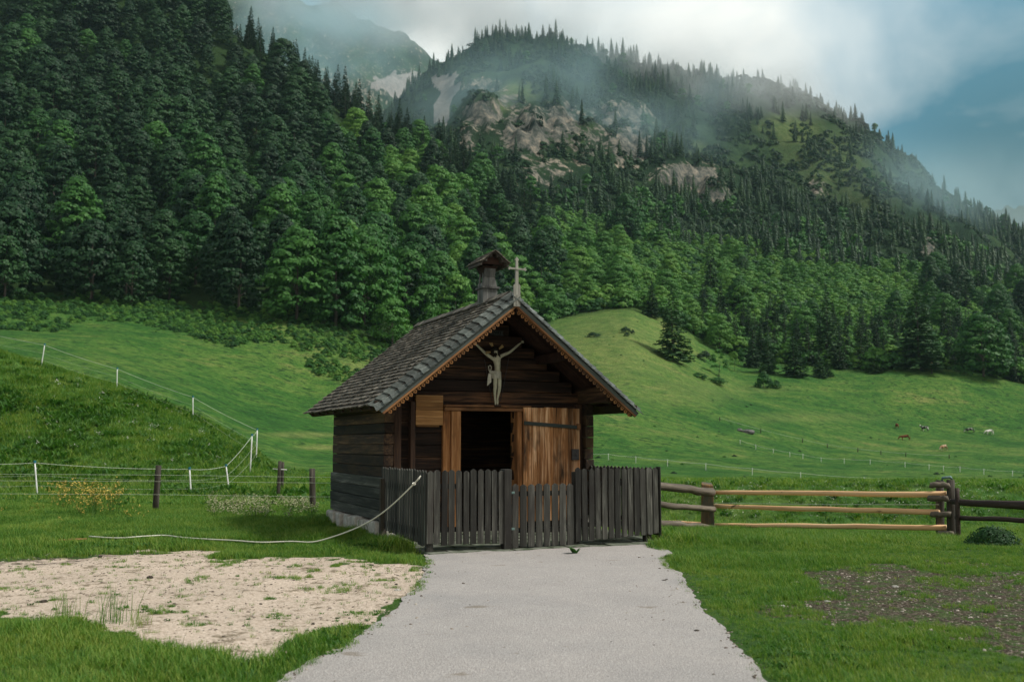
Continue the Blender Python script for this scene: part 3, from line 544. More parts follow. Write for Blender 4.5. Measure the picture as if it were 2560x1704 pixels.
# bargeboard, orange batten, carved trim (local frames along the slope so the grain follows)
for s in (-1, 1):
    ang = math.atan(SL)*(1 if s < 0 else -1)
    def put(bm_, name, mat, par=roof):
        o = bm_.build(name, mat, par, .003); o.location = (RX, 0, RZT-.075); o.rotation_euler = (0, -ang if s < 0 else -ang, 0); return o
    Ls = math.hypot(EX, EX*SL)
    X = lambda a: s*a
    def bar(a0, a1, y0, y1, h0, h1, nseg=6):
        m_ = MB()
        for q in range(nseg):
            p, r = a0+(a1-a0)*q/nseg, a0+(a1-a0)*(q+1)/nseg; m_.box(min(X(p), X(r)), max(X(p), X(r)), y0, y1, h0, h1, .5)
        return m_
    m_ = MB(); m_.box(min(0, X(Ls-.01)), max(0, X(Ls-.01)), -.985, -.945, -.142, -.070); put(m_, 'bargeboard', M['barge'])
    m_ = MB(); m_.box(min(X(.10), X(Ls-.02)), max(X(.10), X(Ls-.02)), -.995, -.950, -.176, -.144); put(m_, 'batten', M['batten'])
    m_ = MB(); m_.box(min(X(.16), X(Ls-.06)), max(X(.16), X(Ls-.06)), -.94, -.86, -.20, -.04, .2); put(m_, 'rafter', M['soffit'])
    # carved trim: toothed strip with round holes
    m_ = MB(); px_ = .088; npd = int((Ls-.26)/px_)
    for q in range(npd):
        a = .2+q*px_; yb = -.955; m_.box(min(X(a), X(a+px_)), max(X(a), X(a+px_)), yb-.012, yb+.004, -.190, -.174, R_.random())
        cx = a+px_/2; c = R_.random(); ro, ri = .031, .012; cz = -.214; V = []
        for (rad) in (ro, ri):
            for k in range(12):
                th = 2*math.pi*k/12; rr = rad*(1.22 if (rad == ro and k in (0, 3, 6, 9)) else 1.0)
                for yy_ in (yb-.012, yb+.002): V.append((X(cx)+rr*math.cos(th), yy_, cz+rr*math.sin(th)))
        fs = []
        for k in range(12):
            k2 = (k+1) % 12; o1, o2, i1, i2 = 2*k, 2*k2, 24+2*k, 24+2*k2; fs += [(o1, o2, i2, i1), (o1+1, i1+1, i2+1, o2+1), (o1, o1+1, o2+1, o2), (i1, i2, i2+1, i1+1)]
        m_.add(V, fs, c)
    put(m_, 'carved_trim', M['trim'])
    # purlin / wall plate and eave beam with notched ends
    b = MB()
    pf = lambda a, c_, t: (RX+s*a, t, c_)
    b.prism([(2.12, 2.28), (2.20, 2.205), (2.26, 2.145), (2.33, 2.145), (2.42, 2.225), (2.42, 2.28)], pf, -.86, 4.1)
    b.build('eave_beam', M['log_side'], roof); b = MB(); b.prism([(1.80, 2.325), (2.02, 2.325), (2.02, 2.45), (1.80, 2.62)], pf, -.82, 4.1); b.build('wall_plate', M['log_side'], roof)
    for yy_ in np.arange(-.55, 4.1, .62): b = MB(); b.hexa([(RX+s*1.9, yy_, 2.38), (RX+s*2.40, yy_, 2.15), (RX+s*2.40, yy_+.09, 2.15), (RX+s*1.9, yy_+.09, 2.38), (RX+s*1.9, yy_, 2.52), (RX+s*2.40, yy_, 2.20), (RX+s*2.40, yy_+.09, 2.20), (RX+s*1.9, yy_+.09, 2.52)]); b.build('rafter_tail', M['soffit'], roof)
    b = MB(); a0 = .9; b.box(RX+s*1.02-.07, RX+s*1.02+.07, -.80, 3.9, 3.05, 3.20); b.build('purlin', M['soffit'], roof)
b = MB(); b.box(1.93, 2.07, -.78, 3.9, 3.80, 3.95); b.build('ridge_beam', M['soffit'], roof)
# ridge cross on its board
b = MB(); yb = -1.02; pl = [(-.062, -.29), (.062, -.29), (.062, .03), (.066, .065), (.03, .10), (.026, .34), (-.026, .34), (-.03, .10), (-.066, .065), (-.062, .03)]
b.prism([(RX+a, RZT+c) for a, c in pl], lambda a, c, t: (a, t, c), yb, yb+.035, .5)
b.prism([(RX+a, RZT+c) for a, c in [(-.026, .34), (.026, .34), (.021, .50), (.042, .505), (.030, .525), (.0, .565), (-.030, .525), (-.042, .505), (-.021, .50)]], lambda a, c, t: (a, t, c), yb+.003, yb+.032, .6)
b.prism([(RX+a, RZT+c) for a, c in [(-.13, .340), (.13, .335), (.15, .318), (.175, .345), (.155, .365), (.165, .392), (.14, .382), (.12, .366), (-.12, .372), (-.15, .392), (-.148, .366), (-.175, .352), (-.15, .325)]], lambda a, c, t: (a, t, c), yb-.012, yb+.012, .45)
b.prism([(RX+a, RZT+c) for a, c in [(-.018, -.27), (.018, -.27), (.018, -.10), (0, -.085), (-.018, -.10)]], lambda a, c, t: (a, t, c), yb-.006, yb, .1)
b.build('ridge_cross', M['cross'], ch, .003)
# bell turret
tx0, tx1, ty0, ty1 = 1.86, 2.14, .18, .46
def frus(b, a, c, z0, z1, cc=.5):      # a, c = (x0,x1,y0,y1)
    b.hexa([(a[0], a[2], z0), (a[1], a[2], z0), (a[1], a[3], z0), (a[0], a[3], z0), (c[0], c[2], z1), (c[1], c[2], z1), (c[1], c[3], z1), (c[0], c[3], z1)], cc)
b = MB(); b.box(tx0+.0, tx1-.0, ty0, ty1, 3.98, 4.385, .75); tur = b.build('bell_turret', M['grey_old'], ch, .006)
b = MB(); b.box(tx0-.03, tx1+.03, ty0-.035, ty1+.035, 4.387, 4.425, .25); b.build('ledge', M['grey_old'], tur, .004)
cx_, cy_ = 2.0, .32
b = MB(); frus(b, (cx_-.14, cx_+.14, ty0+.01, ty0+.05), (cx_-.10, cx_+.10, ty0+.02, ty0+.06), 4.427, 4.60, .8); frus(b, (cx_-.10, cx_+.10, ty0+.02, ty0+.06), (cx_-.11, cx_+.11, ty0-.0, ty0+.05), 4.601, 4.78, .05)
b.build('front_board', M['grey_old'], tur, .004)
b = MB(); frus(b, (cx_-.13, cx_-.105, ty0+.06, ty0+.10), (cx_-.105, cx_-.08, ty0+.07, ty0+.11), 4.427, 4.74, .6); frus(b, (cx_-.13, cx_-.105, ty1-.05, ty1-.01), (cx_-.105, cx_-.08, ty1-.06, ty1-.02), 4.427, 4.74, .6)
frus(b, (cx_-.138, cx_-.11, ty0+.06, ty1-.02), (cx_-.135, cx_-.11, ty0+.06, ty1-.02), 4.428, 4.50, .9)
frus(b, (cx_+.105, cx_+.13, ty1-.05, ty1-.01), (cx_+.08, cx_+.105, ty1-.06, ty1-.02), 4.427, 4.74, .6); b.build('turret_post', M['grey_old'], tur, .003)
b = MB(); frus(b, (cx_-.09, cx_+.09, ty0+.08, ty1-.05), (cx_-.15, cx_+.15, ty0-.02, ty1+.04), 4.62, 4.80, .1); b.build('turret_head', M['soffit'], tur, .003)
b = MB()
for k in range(9):
    pass
prof = [(0, .07), (.055, .065), (.06, .04), (.065, 0), (.085, -.06), (.10, -.09)]; n = 14; V = []
for r_, z_ in prof:
    for k in range(n): V.append((cx_+.9*r_*math.cos(2*math.pi*k/n), cy_+.02+.9*r_*math.sin(2*math.pi*k/n), 4.56+z_))
b.add(V, [(i*n+k, i*n+(k+1) % n, (i+1)*n+(k+1) % n, (i+1)*n+k) for i in range(len(prof)-1) for k in range(n)]); b.build('bell', M['iron'], tur, smooth=True)
tr = MB(); TRZ, TS, TE = 5.06, .80, .28; tl = math.hypot(TE, TE*TS); tcs, tsn = 1/math.hypot(1, TS), TS/math.hypot(1, TS)
for s in (-1, 1):
    P = lambda d, y, h: (cx_+s*(d*tcs+h*tsn), y, TRZ-d*tsn+h*tcs)
    tr.hexa([P(0, -.03, -.035), P(tl-.02, -.03, -.035), P(tl-.02, .60, -.035), P(0, .60, -.035), P(0, -.03, -.012), P(tl-.02, -.03, -.012), P(tl-.02, .60, -.012), P(0, .60, -.012)], .05)
    for r in range(5):
        y = -.07
        while y < .60:
            wd = R_.uniform(.07, .12); d1 = (r+1)*tl/5+.012+R_.uniform(-.008, .008); d0 = max(0, d1-tl/5*1.7); e = .018 if y > -.1 else .026
            tr.hexa([P(d0, y, -.01), P(d1, y, e-.012), P(d1, y+wd, e-.012), P(d0, y+wd, -.01), P(d0, y, .0), P(d1, y, e), P(d1, y+wd, e), P(d0, y+wd, .0)], R_.random()); y += wd+.002
    for q in range(3): tr.box(cx_+s*(.06+q*.10)-.02, cx_+s*(.06+q*.10)+.02, -.02, .56, TRZ-.11-TS*(.06+q*.10)+.03, TRZ-.06-TS*(.06+q*.10)+.03, .0)
tr.build('turret_roof', M['shingle'], tur)
b = MB(); b.prism([(cx_-.24, 4.82), (cx_+.24, 4.82), (cx_, 5.01)], lambda a, c, t: (a, t, c), .10, .13); b.build('turret_gable', M['soffit'], tur); b = MB(); b.prism([(cx_-.24, 4.82), (cx_+.24, 4.82), (cx_, 5.01)], lambda a, c, t: (a, t, c), .50, .53); b.build('turret_gable', M['soffit'], tur)
# ---------------------------------------------------------------- crucifix on the gable wall
cr = empty('crucifix', CH_H, CH_RZ); tag(cr, 'carved pale figure with outstretched arms hanging on the gable wall above the door', 'statue')
def cp(cx, cy, y=.08):     # crop pixel of the figure -> local point on its plane
    x, z = loc_front((1160+cx/7.128)/K, (820+cy/7.128)/K, y); return Vector((x, y, z))
def skin(name, chains, mat, parent, root=0, sub=1):
    vs = []; es = []; rad = []; key = {}
    for ch_ in chains:
        prev = None
        for p, r in ch_:
            k = tuple(round(c, 5) for c in p)
            if k not in key: key[k] = len(vs); vs.append(tuple(p)); rad.append(r)
            i = key[k]
            if prev is not None and prev != i: es.append((prev, i))
            prev = i
    me = bpy.data.meshes.new(name); me.from_pydata(vs, es, []); o = bpy.data.objects.new(name, me); link(o); o.parent = parent
    sk = o.modifiers.new('skin', 'SKIN'); sk.use_smooth_shade = True; sk.branch_smoothing = .6
    for i, r in enumerate(rad):
        d = me.skin_vertices[0].data[i]; d.radius = r if isinstance(r, tuple) else (r, r); d.use_root = (i == root)
    ss = o.modifiers.new('sub', 'SUBSURF'); ss.levels = sub; ss.render_levels = sub
    me.materials.append(mat); return o
pel = cp(590, 830); wai = cp(598, 735, .09); che = cp(592, 610, .075); upc = cp(590, 530, .075); nek = cp(582, 490, .06); hd0 = cp(566, 450, .035); hd1 = cp(556, 395, .03)
shL = cp(515, 545, .085); shR = cp(668, 490, .085); elL = cp(370, 440, .10); elR = cp(815, 430, .10); wrL = cp(225, 300, .11); wrR = cp(985, 285, .11)
hpL = cp(548, 860, .08); hpR = cp(630, 860, .08); knL = cp(558, 1045, .03); knR = cp(632, 1050, .03); anL = cp(552, 1255, .10); anR = cp(596, 1255, .10)
body = [[(pel, .066), (wai, .056), (che, .070), (upc, .060), (nek, .028), (hd0, .038), (hd1, .042)],
        [(upc, .060), (shL, .038), (elL, .028), (wrL, .019), (cp(190, 268, .11), (.018, .009))], [(upc, .060), (shR, .036), (elR, .026), (wrR, .019), (cp(1020, 258, .11), (.018, .009))],
        [(pel, .066), (hpL, .050), (cp(552, 940, .05), .040), (knL, .034), (cp(548, 1110, .06), .031), (anL, .018), (cp(560, 1310, .06), .020), (cp(562, 1362, .02), .013)],
        [(pel, .066), (hpR, .050), (cp(632, 940, .05), .040), (knR, .034), (cp(626, 1110, .06), .031), (anR, .018), (cp(598, 1310, .07), .020), (cp(600, 1362, .03), .013)]]
bo = skin('figure_body', body, M['skin'], cr, 0, 2)
for hb, sgn in ((cp(190, 268, .11), -1), (cp(1020, 258, .11), 1)):
    b = MB()
    for k, (dx, dz, ln_) in enumerate(((.9, .05, .036), (.85, .35, .042), (.7, .6, .042), (.45, .8, .036))):
        dv = Vector((sgn*dx, -.15, dz)).normalized(); p0 = hb+dv*.012; b.tube([p0, p0+dv*ln_*.5, p0+dv*ln_+Vector((0, -.012, -.004))], [.0062, .0056, .004], 6)
    dv = Vector((sgn*.1, -.5, .9)).normalized(); b.tube([hb, hb+dv*.018, hb+dv*.034], [.007, .006, .0045], 6); b.build('fingers', M['skin'], cr, smooth=True)
# face: brow, nose, chin
b = MB(); fc = (hd0+hd1)*.5
def blob(b, c, r, n=8, m_=6):
    V = []; 
    for i in range(m_+1):
        for k in range(n): th, ph = 2*math.pi*k/n, math.pi*i/m_; V.append((c[0]+r[0]*math.sin(ph)*math.cos(th), c[1]+r[1]*math.sin(ph)*math.sin(th), c[2]+r[2]*math.cos(ph)))
    b.add(V, [(i*n+k, i*n+(k+1) % n, (i+1)*n+(k+1) % n, (i+1)*n+k) for i in range(m_) for k in range(n)])
blob(b, fc+Vector((-.005, -.040, -.004)), (.008, .016, .020)); blob(b, fc+Vector((-.022, -.032, .014)), (.012, .008, .006)); blob(b, fc+Vector((.012, -.034, .014)), (.012, .008, .006)); b.build('face', M['skin'], cr, smooth=True)
b = MB(); blob(b, hd1+Vector((.004, .008, .014)), (.050, .048, .042), 10, 8)
for dx in (-.044, .046): b.tube([hd1+Vector((dx, .004, .0)), fc+Vector((dx*1.1, .0, -.02)), upc+Vector((dx*.9, -.05, .01))], [.024, .022, .008], 8)
blob(b, fc+Vector((-.006, -.026, -.046)), (.030, .024, .034), 10, 8); b.build('hair', M['hair'], cr, smooth=True)
for i_, (x0, y0, x1, y1) in enumerate(((500, 330, 455, 262), (510, 325, 480, 258), (520, 322, 500, 260), (620, 365, 685, 300), (625, 372, 700, 318), (632, 378, 702, 332), (470, 425, 385, 440), (475, 432, 395, 455), (470, 418, 400, 420))):
    if i_ % 3 == 0: b = MB()
    p, q = cp(x0, y0, .03), cp(x1, y1, .02); b.tube([p, q], [.006, .010], 5)
    if i_ % 3 == 2: b.build('crown_rays', M['gold'], cr)
b = MB()
for k in range(5):
    z = cp(600, 785+k*24, .0).z; t = k/4; xl, xr = cp(490+25*t, 800, 0).x, cp(682, 800, 0).x; cxm = (xl+xr)/2; a = (xr-xl)/2
    ring = []
    for q in range(13):
        th = 2*math.pi*q/12; ring.append((cxm+a*math.cos(th), .08+.072*math.sin(th), z-.020*(math.cos(th) < 0)*abs(math.cos(th))*(-1 if k == 0 else .2)))
    b.tube(ring, .0125, 6, cap=False)
q0 = cp(460, 790, .02); b.tube([q0, cp(440, 720, .02), cp(438, 680, .02), cp(462, 662, .02), cp(488, 685, .02), cp(482, 730, .02), q0], .008, 6)
b.tube([q0, cp(500, 790, .02), cp(540, 810, .0)], [.016, .012, .012], 6)
b.prism([(440, 800), (486, 815), (486, 900), (488, 960), (412, 1030), (420, 900)], lambda a, c, t: cp(a, c, t), .005, .028); b.build('loincloth', M['cloth'], cr, smooth=False)
for p, q in ((cp(365, 560, .2), cp(500, 1300, .2)), (cp(800, 520, .2), cp(650, 1300, .2))): b = MB(); b.tube([p, q], .006, 5); b.build('hanging_rod', M['iron'], cr)
b = MB(); b.box(cp(520, 0, .1).x, cp(640, 0, .1).x, .03, .20, cp(0, 1392).z, cp(0, 1362).z, .2); b.build('foot_rest', M['log'], cr, .004)
b = MB(); b.prism([(455, 35), (712, 45), (690, 85), (705, 140), (450, 112), (475, 75)], lambda a, c, t: cp(a, c, t), .205, .232); sg = b.build('inscription_board', M['sign'], cr, .003)
fc_ = bpy.data.curves.new('inscription', 'FONT'); fc_.body = 'INRI'; fc_.size = .082; fc_.align_x = 'CENTER'; fc_.align_y = 'CENTER'; fc_.extrude = .002; fc_.space_character = 1.15
fc_.materials.append(M['signink']); tmp = bpy.data.objects.new('tmp_text', fc_); me = bpy.data.meshes.new_from_object(tmp); bpy.data.objects.remove(tmp)
to = bpy.data.objects.new('inscription', me); link(to); to.parent = sg; p = cp(580, 84, .20); to.location = (p.x, .2025, p.z); to.rotation_euler = (math.radians(90), math.radians(4), 0)
# ---------------------------------------------------------------- picket fence round the yard (local frame of the front-left corner)
pf_ = empty('picket_fence', CH_A, CH_RZ); tag(pf_, 'dark grey weathered picket fence with pointed boards and gate around the chapel front', 'fence')
def picket_mb(wd, z0, z1, along, c, lean=0, th=.022):
    b = MB(); h = wd/2; j = lambda: R_.uniform(-.003, .003); pk = .032
    poly = [(-h+j(), z0+j()*3), (h+j(), z0+j()*3), (h+lean, z1-pk), (h*.35+lean, z1-.006), (lean, z1+j()), (-h*.35+lean, z1-.006), (-h+lean, z1-pk)]
    fn = (lambda a, cc, t: (a, t, cc)) if along == 'x' else (lambda a, cc, t: (t, a, cc))
    b.prism(poly, fn, -th/2, th/2, c); return b
FT = 1.21
def row(parent, x0, x1, y, n, z0f, z1, name='picket', wf=.78):
    st = (x1-x0)/n
    for i in range(n):
        x = x0+st*(i+.5); o = picket_mb(st*wf*R_.uniform(.97, 1.08), z0f(x)+R_.uniform(-.008, .008), z1+R_.uniform(-.016, .014), 'x', R_.uniform(.1, .95), R_.uniform(-.010, .010)).build(name, M['picket'], parent, .003)
        o.location = (x, y, 0)
gz = [hz(CH_A.x+UU[0]*x, CH_A.y+UU[1]*x) for x in (0, 1.3, 2.4, 3.9)]
row(pf_, -.04, 1.22, 0, 11, lambda x: .13-.02*x, FT); row(pf_, 2.40, 3.93, 0, 13, lambda x: .08+(x-2.4)*.05, FT+.005)
gate = empty('gate', (0, 0, 0), 0, pf_)
def rowg():
    st = (2.385-1.315)/8
    for i in range(8):
        x = 1.315+st*(i+.5); o = picket_mb(st*.80*R_.uniform(.97, 1.06), .035+R_.uniform(-.006, .006), .985+R_.uniform(-.006, .008), 'x', [.7, .4, .8, .45, .5, .6, .85, .65][i], R_.uniform(-.006, .006)).build('picket', M['picket'], gate, .003); o.location = (x, -.005, 0)
rowg()
for z in (.25, .80): b = MB(); b.box(1.33, 2.37, .012, .05, z, z+.075, .3); b.build('gate_rail', M['picket'], gate, .004)
for z in (.84, .30): b = MB(); b.box(1.27, 1.37, -.018, .0, z, z+.035); b.tube([(1.285, -.02, z-.02), (1.285, -.02, z+.055)], .010); b.build('hinge', M['metal'], gate, .003)
for i, y in enumerate(np.linspace(.10, 2.30, 18)):
    for x, nm in ((-.02, 'picket'), (3.92, 'picket')):
        if x > 3 and i == 0: pass
        o = picket_mb(.095*R_.uniform(.97, 1.05), .10+.04*y+R_.uniform(-.01, .01) if x < 1 else .13, FT+R_.uniform(-.008, .01), 'y', R_.uniform(.35, 1.0) if x < 1 else R_.uniform(.2, .6)).build(nm, M['picket'], pf_, .003); o.location = (x, y, 0)
b = MB(); b.box(3.935, 3.955, -.03, .085, .04, 1.225, .35); b.build('picket', M['picket'], pf_, .003)
for x, wd, zt in ((.03, .10, 1.16), (1.255, .115, 1.21), (2.44, .09, 1.16), (3.74, .11, 1.16)):
    b = MB(); b.box(x-wd/2, x+wd/2, .014 if x != 1.255 else -.03, .014+wd, -.35, zt, .3, 0, .004); b.build('fence_post', M['picket'], pf_, .006)
for z in (.30, .93):
    for q in ((-.0, 1.2, .014, .05), (2.45, 3.9, .014, .05), (.0, .035, .06, 2.32), (3.865, 3.90, .06, 2.32)): b = MB(); b.box(*q, z, z+.075, .3); b.build('fence_rail', M['picket'], pf_, .004)
o = MB(); o.box(-.09, .02, 2.18, 2.27, -.2, 1.02, .6, 0, .006); o.build('fence_post', M['oldpost'], pf_, .006)
# yard paving
yd = empty('yard_paving', CH_A, CH_RZ); tag(yd, kind='structure')
b = MB()
y = -.20
for r in range(9):
    x = -.05
    while x < 4.0:
        wd = R_.uniform(.3, .62) if r else R_.uniform(.22, .5); q = R_.uniform(-.012, .008); b.box(x+.006, min(x+wd, 4.05)-.006, y+.006, y+.29, -.25, .030+q+r*.007, R_.random(), 0, .008); x += wd
    y += .30
b.build('paving_stones', M['mosstone'], yd, .01)
# ---------------------------------------------------------------- fences, ropes, posts
def gp(px, py): return hit(px, py)
def at_px(px, py, Y): tx, tz = ray(px, py); return Vector((tx*Y, Y, EYE+tz*Y))
def wire_pts(a, b, sag=.05, n=8): return [a.lerp(b, i/n)-Vector((0, 0, sag*4*(i/n)*(1-i/n))) for i in range(n+1)]
def post_rig(name, base, top, r, mat, parent, n=8):
    b = MB(); ax = top-base; b.tube([base-ax*.15, base+ax*.3, base+ax*.7, top], [r, r*.98, r*.96, r*.9], n, .5); return b.build(name, mat, parent, smooth=True)
# electric fence on the mound
LP = [(86, 1138, 80, 1062, 35), (440, 1144, 436, 1077, 36.5), (527, 1128, 520, 1070, 38), (576, 1064, 580, 1000, 43.5), (590, 1036, 592, 987, 50), (444, 960, 444, 912, None), (269, 892, 270, 847, None), (95, 840, 103, 792, None)]
ef = empty('electric_fence', gp(440, 1144)); tag(ef, 'white plastic posts with thin electric tape climbing round the grassy mound on the left', 'electric fence')
tops = []; inv = Vector(ef.location)
def sub(o, p): o.location = o.location-p; return o
for i, (bx, by, tx_, ty_, Y) in enumerate(LP):
    if Y is None:
        p = gp(bx, by+4); Y = p.y; Y = min(Y, 62); base = at_px(bx, by, Y)
    else: base = at_px(bx, by, Y)
    base.z = min(base.z, hz(base.x, base.y)+.02); top = at_px(tx_, ty_, base.y); tops.append((base, top))
    o = post_rig('fence_post', base-inv, top-inv, .028, M['white'], ef)
    b = MB(); b.tube([top-inv-Vector((0, 0, .04)), top-inv+Vector((0, 0, .05))], .045, 6); b.build('clip', M['teal'], o)
left = [(at_px(-120, 1136, 34), at_px(-120, 1060, 34))]+tops+[(at_px(-160, 790, 60), at_px(-160, 735, 60))]
for fr in (.97, .60, .30):
    b = MB(); seq = []
    for (a0, a1), (b0, b1) in zip(left[:-1], left[1:]):
        p, q = a0.lerp(a1, fr)-inv, b0.lerp(b1, fr)-inv; seq += wire_pts(p, q, .06, 6)
    b.tube(seq, .008 if fr > .9 else .003, 5); b.build('fence_tape', M['wire'], ef)
# old pasture fence: wooden posts with thin wires
wf = empty('wire_fence', gp(362, 1178)); inv = Vector(wf.location); tag(wf, 'old wooden posts with thin wires crossing the grass left of the chapel', 'fence')
WP = [(357, 1180, 365, 1070, 25, .078), (720, 1190, 718, 1077, 24.5, .078), (640, 1132, 644, 1060, 37, .07), (649, 1110, 651, 1062, 39, .06)]
tp = []
for bx, by, tx_, ty_, Y, r in WP:
    base = at_px(bx, by, Y); base.z = min(base.z, hz(base.x, base.y)); top = at_px(tx_, ty_, Y); o = post_rig('wooden_post', base-inv, top-inv, r, M['oldpost'], wf, 9); tp.append((base, top))
for z1, z2, zz in ((1092, 1097, .3), (1107, 1110, .5), (1137, 1142, .9)):
    b = MB(); pts = [at_px(-200, z1-3, 25)-inv, at_px(362, z1, 24.9)-inv, at_px(719, z2, 24.4)-inv, at_px(780, z2, 23)-inv]; b.tube(pts, .0035, 5); b.build('wire', M['wire'], wf)
b = MB(); b.tube([at_px(628, 1078, 37)-inv, at_px(660, 1080, 37)-inv], .02, 6); b.build('insulator', M['white'], wf)
# loose rope from the picket fence corner to the grass
pts = [(965, 1099, 14.70), (940, 1125, 14.8), (900, 1163, 15.1), (860, 1193, 15.4), (820, 1214, 15.7), (770, 1233, 16.0), (720, 1246, 16.1), (670, 1252, 16.1), (600, 1254, 16.1), (540, 1250, 16.2), (480, 1247, 16.4), (420, 1243, 16.6), (380, 1238, 16.9), (330, 1240, 16.8), (270, 1244, 16.6), (205, 1240, 16.8)]
P = []
for i, (x, y, Y) in enumerate(pts):
    p = at_px(x, y, Y)
    if i > 6: g = gp(x, y); p = g+Vector((0, 0, .05))
    P.append(p)
# smooth (Catmull-Rom)
S = []
for i in range(len(P)-1):
    a, b_, c, d = P[max(i-1, 0)], P[i], P[i+1], P[min(i+2, len(P)-1)]
    for k in range(5):
        t = k/5; S.append(.5*((2*b_)+(c-a)*t+(2*a-5*b_+4*c-d)*t*t+(3*b_-a-3*c+d)*t**3))
S.append(P[-1]); o0 = S[0].copy(); ROPE = np.array([(s.x, s.y) for s in S])
b = MB(); b.tube([s-o0 for s in S], .011, 7); b.tube([S[2]-o0, at_px(958, 1106, 14.7)-o0, at_px(968, 1094, 14.68)-o0], .009, 6); blob(b, S[3]-o0+Vector((0, 0, .0)), (.03, .03, .025))
tag(b.build('rope', M['rope'], None, smooth=True, loc=o0), 'pale rope tied to the picket fence corner and trailing across the grass', 'rope')
b = MB(); pp = [gp(x, y)+Vector((0, 0, .03)) for x, y in ((60, 1243), (90, 1246), (130, 1248), (165, 1245), (200, 1244))]; b.tube([p-pp[0] for p in pp], .02, 6); tag(b.build('stick', M['lintel'], None, loc=pp[0]), 'thin reddish stick lying in the grass at the end of the rope', 'stick')
# pole fence beside the chapel and the bar gate
def pole(name, p0, p1, r0, r1, mat, parent, inv, wob=.06, n=9):
    ax = (p1-p0); Lr = ax.length; b = MB(); k = 9; pts = []; rs = []
    for i in range(k+1):
        t = i/k; pts.append((Lr*t, R_.uniform(-1, 1)*.25*r0*(0 < i < k), R_.uniform(-1, 1)*.25*r0*(0 < i < k))); rs.append((r0+(r1-r0)*t)*R_.uniform(.94, 1.06))
    b.tube(pts, rs, n, .5, wob=wob); o = b.build(name, mat, parent, smooth=True); o.location = p0-inv; o.rotation_mode = 'QUATERNION'; o.rotation_quaternion = ax.to_track_quat('X', 'Z'); return o
GL = 24.6; GR = 20.0
g0 = at_px(1628, 1222, GL); g0.z = hz(g0.x, g0.y)
lf = empty('pole_fence', g0); inv = Vector(g0); tag(lf, 'short fence of grey logs on a thick split post beside the picket fence', 'fence')
top = at_px(1629, 1110, GL); b = MB(); hw = .155
b.hexa([(-hw, -.10, -.2), (hw, -.12, -.2), (hw, .12, -.2), (-hw, .12, -.2), (-hw*.95, -.1, top.z-g0.z-.03), (hw*.9, -.12, top.z-g0.z-.06), (hw*.9, .10, top.z-g0.z), (-hw*.7, .1, top.z-g0.z+.03)], .5); b.build('post', M['gatepost'], lf, .02)
pole('rail', at_px(1480, 1114, 23.2), at_px(1640, 1132, GL-.25), .098, .10, M['rail_grey'], lf, inv)
pole('rail', at_px(1480, 1157, 23.0), at_px(1643, 1171, GL-.25), .072, .072, M['rail_grey'], lf, inv)
pole('rail', at_px(1490, 1200, 22.8), at_px(1648, 1217, GL-.3), .085, .088, M['rail_grey'], lf, inv)
pole('rail', at_px(1500, 1199, 24.9), at_px(1624, 1204, GL+.25), .045, .045, M['rail_peeled'], lf, inv)
r0 = at_px(2187, 1242, GR); r0.z = hz(r0.x, r0.y); gg = empty('bar_gate', r0); inv = Vector(r0); tag(gg, 'pasture gate of three long peeled orange poles between thick split posts', 'gate')
for yl, yr, a, c in ((1132, 1136, .045, .052), (1163, 1178, .045, .052), (1208, 1213, .045, .052)):
    pole('gate_bar', at_px(1636, yl, GL+.2), at_px(2178 if yr != 1178 else 2160, yr, GR+.1), a*1.15, c*1.15, M['rail_peeled'], gg, inv, .05, 10)
for x, Yp, t_, r in ((2163, GR+.35, 1104, .085), (2188, GR, 1103, .085)):
    base = at_px(x, 1240, Yp); base.z = hz(base.x, base.y)-.1; tt = at_px(x-1, t_, Yp); o = post_rig('gate_post', base-inv, tt-inv, r, M['oldpost'], gg, 9)
for x0, x1, y_, r in ((2139, 2185, 1115, .058), (2137, 2182, 1145, .060), (2143, 2188, 1182, .055), (2160, 2192, 1226, .05)):
    pole('peg', at_px(x0, y_, GR+.1), at_px(x1, y_+1, GR-.14), r, r, M['rail_grey'], gg, inv)
b = MB(); b.tube([at_px(2167, 1106, GR+.1)-inv, at_px(2168, 1099, GR+.1)-inv, at_px(2187, 1097, GR)-inv, at_px(2190, 1102, GR)-inv], .028, 8); b.build('latch', M['metal'], gg, smooth=True)
b = MB(); b.tube([at_px(1636, 1166-10, GL)-inv, at_px(1900, 1172-18+6, 22)-inv, at_px(2160, 1160, GR+.2)-inv], .006, 5); b.build('wire', M['wire'], gg)
r1 = at_px(2203, 1200, 19.5); r1.z = hz(r1.x, r1.y); df = empty('log_fence', r1); inv = Vector(r1); tag(df, 'dark log fence running out of the picture behind the low bush on the right', 'fence')
post_rig('post', Vector((0, 0, -.1)), at_px(2202, 1122, 19.5)-inv, .05, M['rail_dark'], df)
pole('rail', at_px(2190, 1152, 19.7), at_px(2480, 1170, 17.0), .055, .10, M['rail_dark'], df, inv); pole('rail', at_px(2200, 1190, 19.6), at_px(2480, 1202, 17.0), .045, .05, M['rail_dark'], df, inv)
p = at_px(2480, 1200, 16.9); post_rig('post', Vector((p.x, p.y, hz(p.x, p.y)-.1))-inv, at_px(2482, 1110, 16.9)-inv, .06, M['rail_dark'], df)
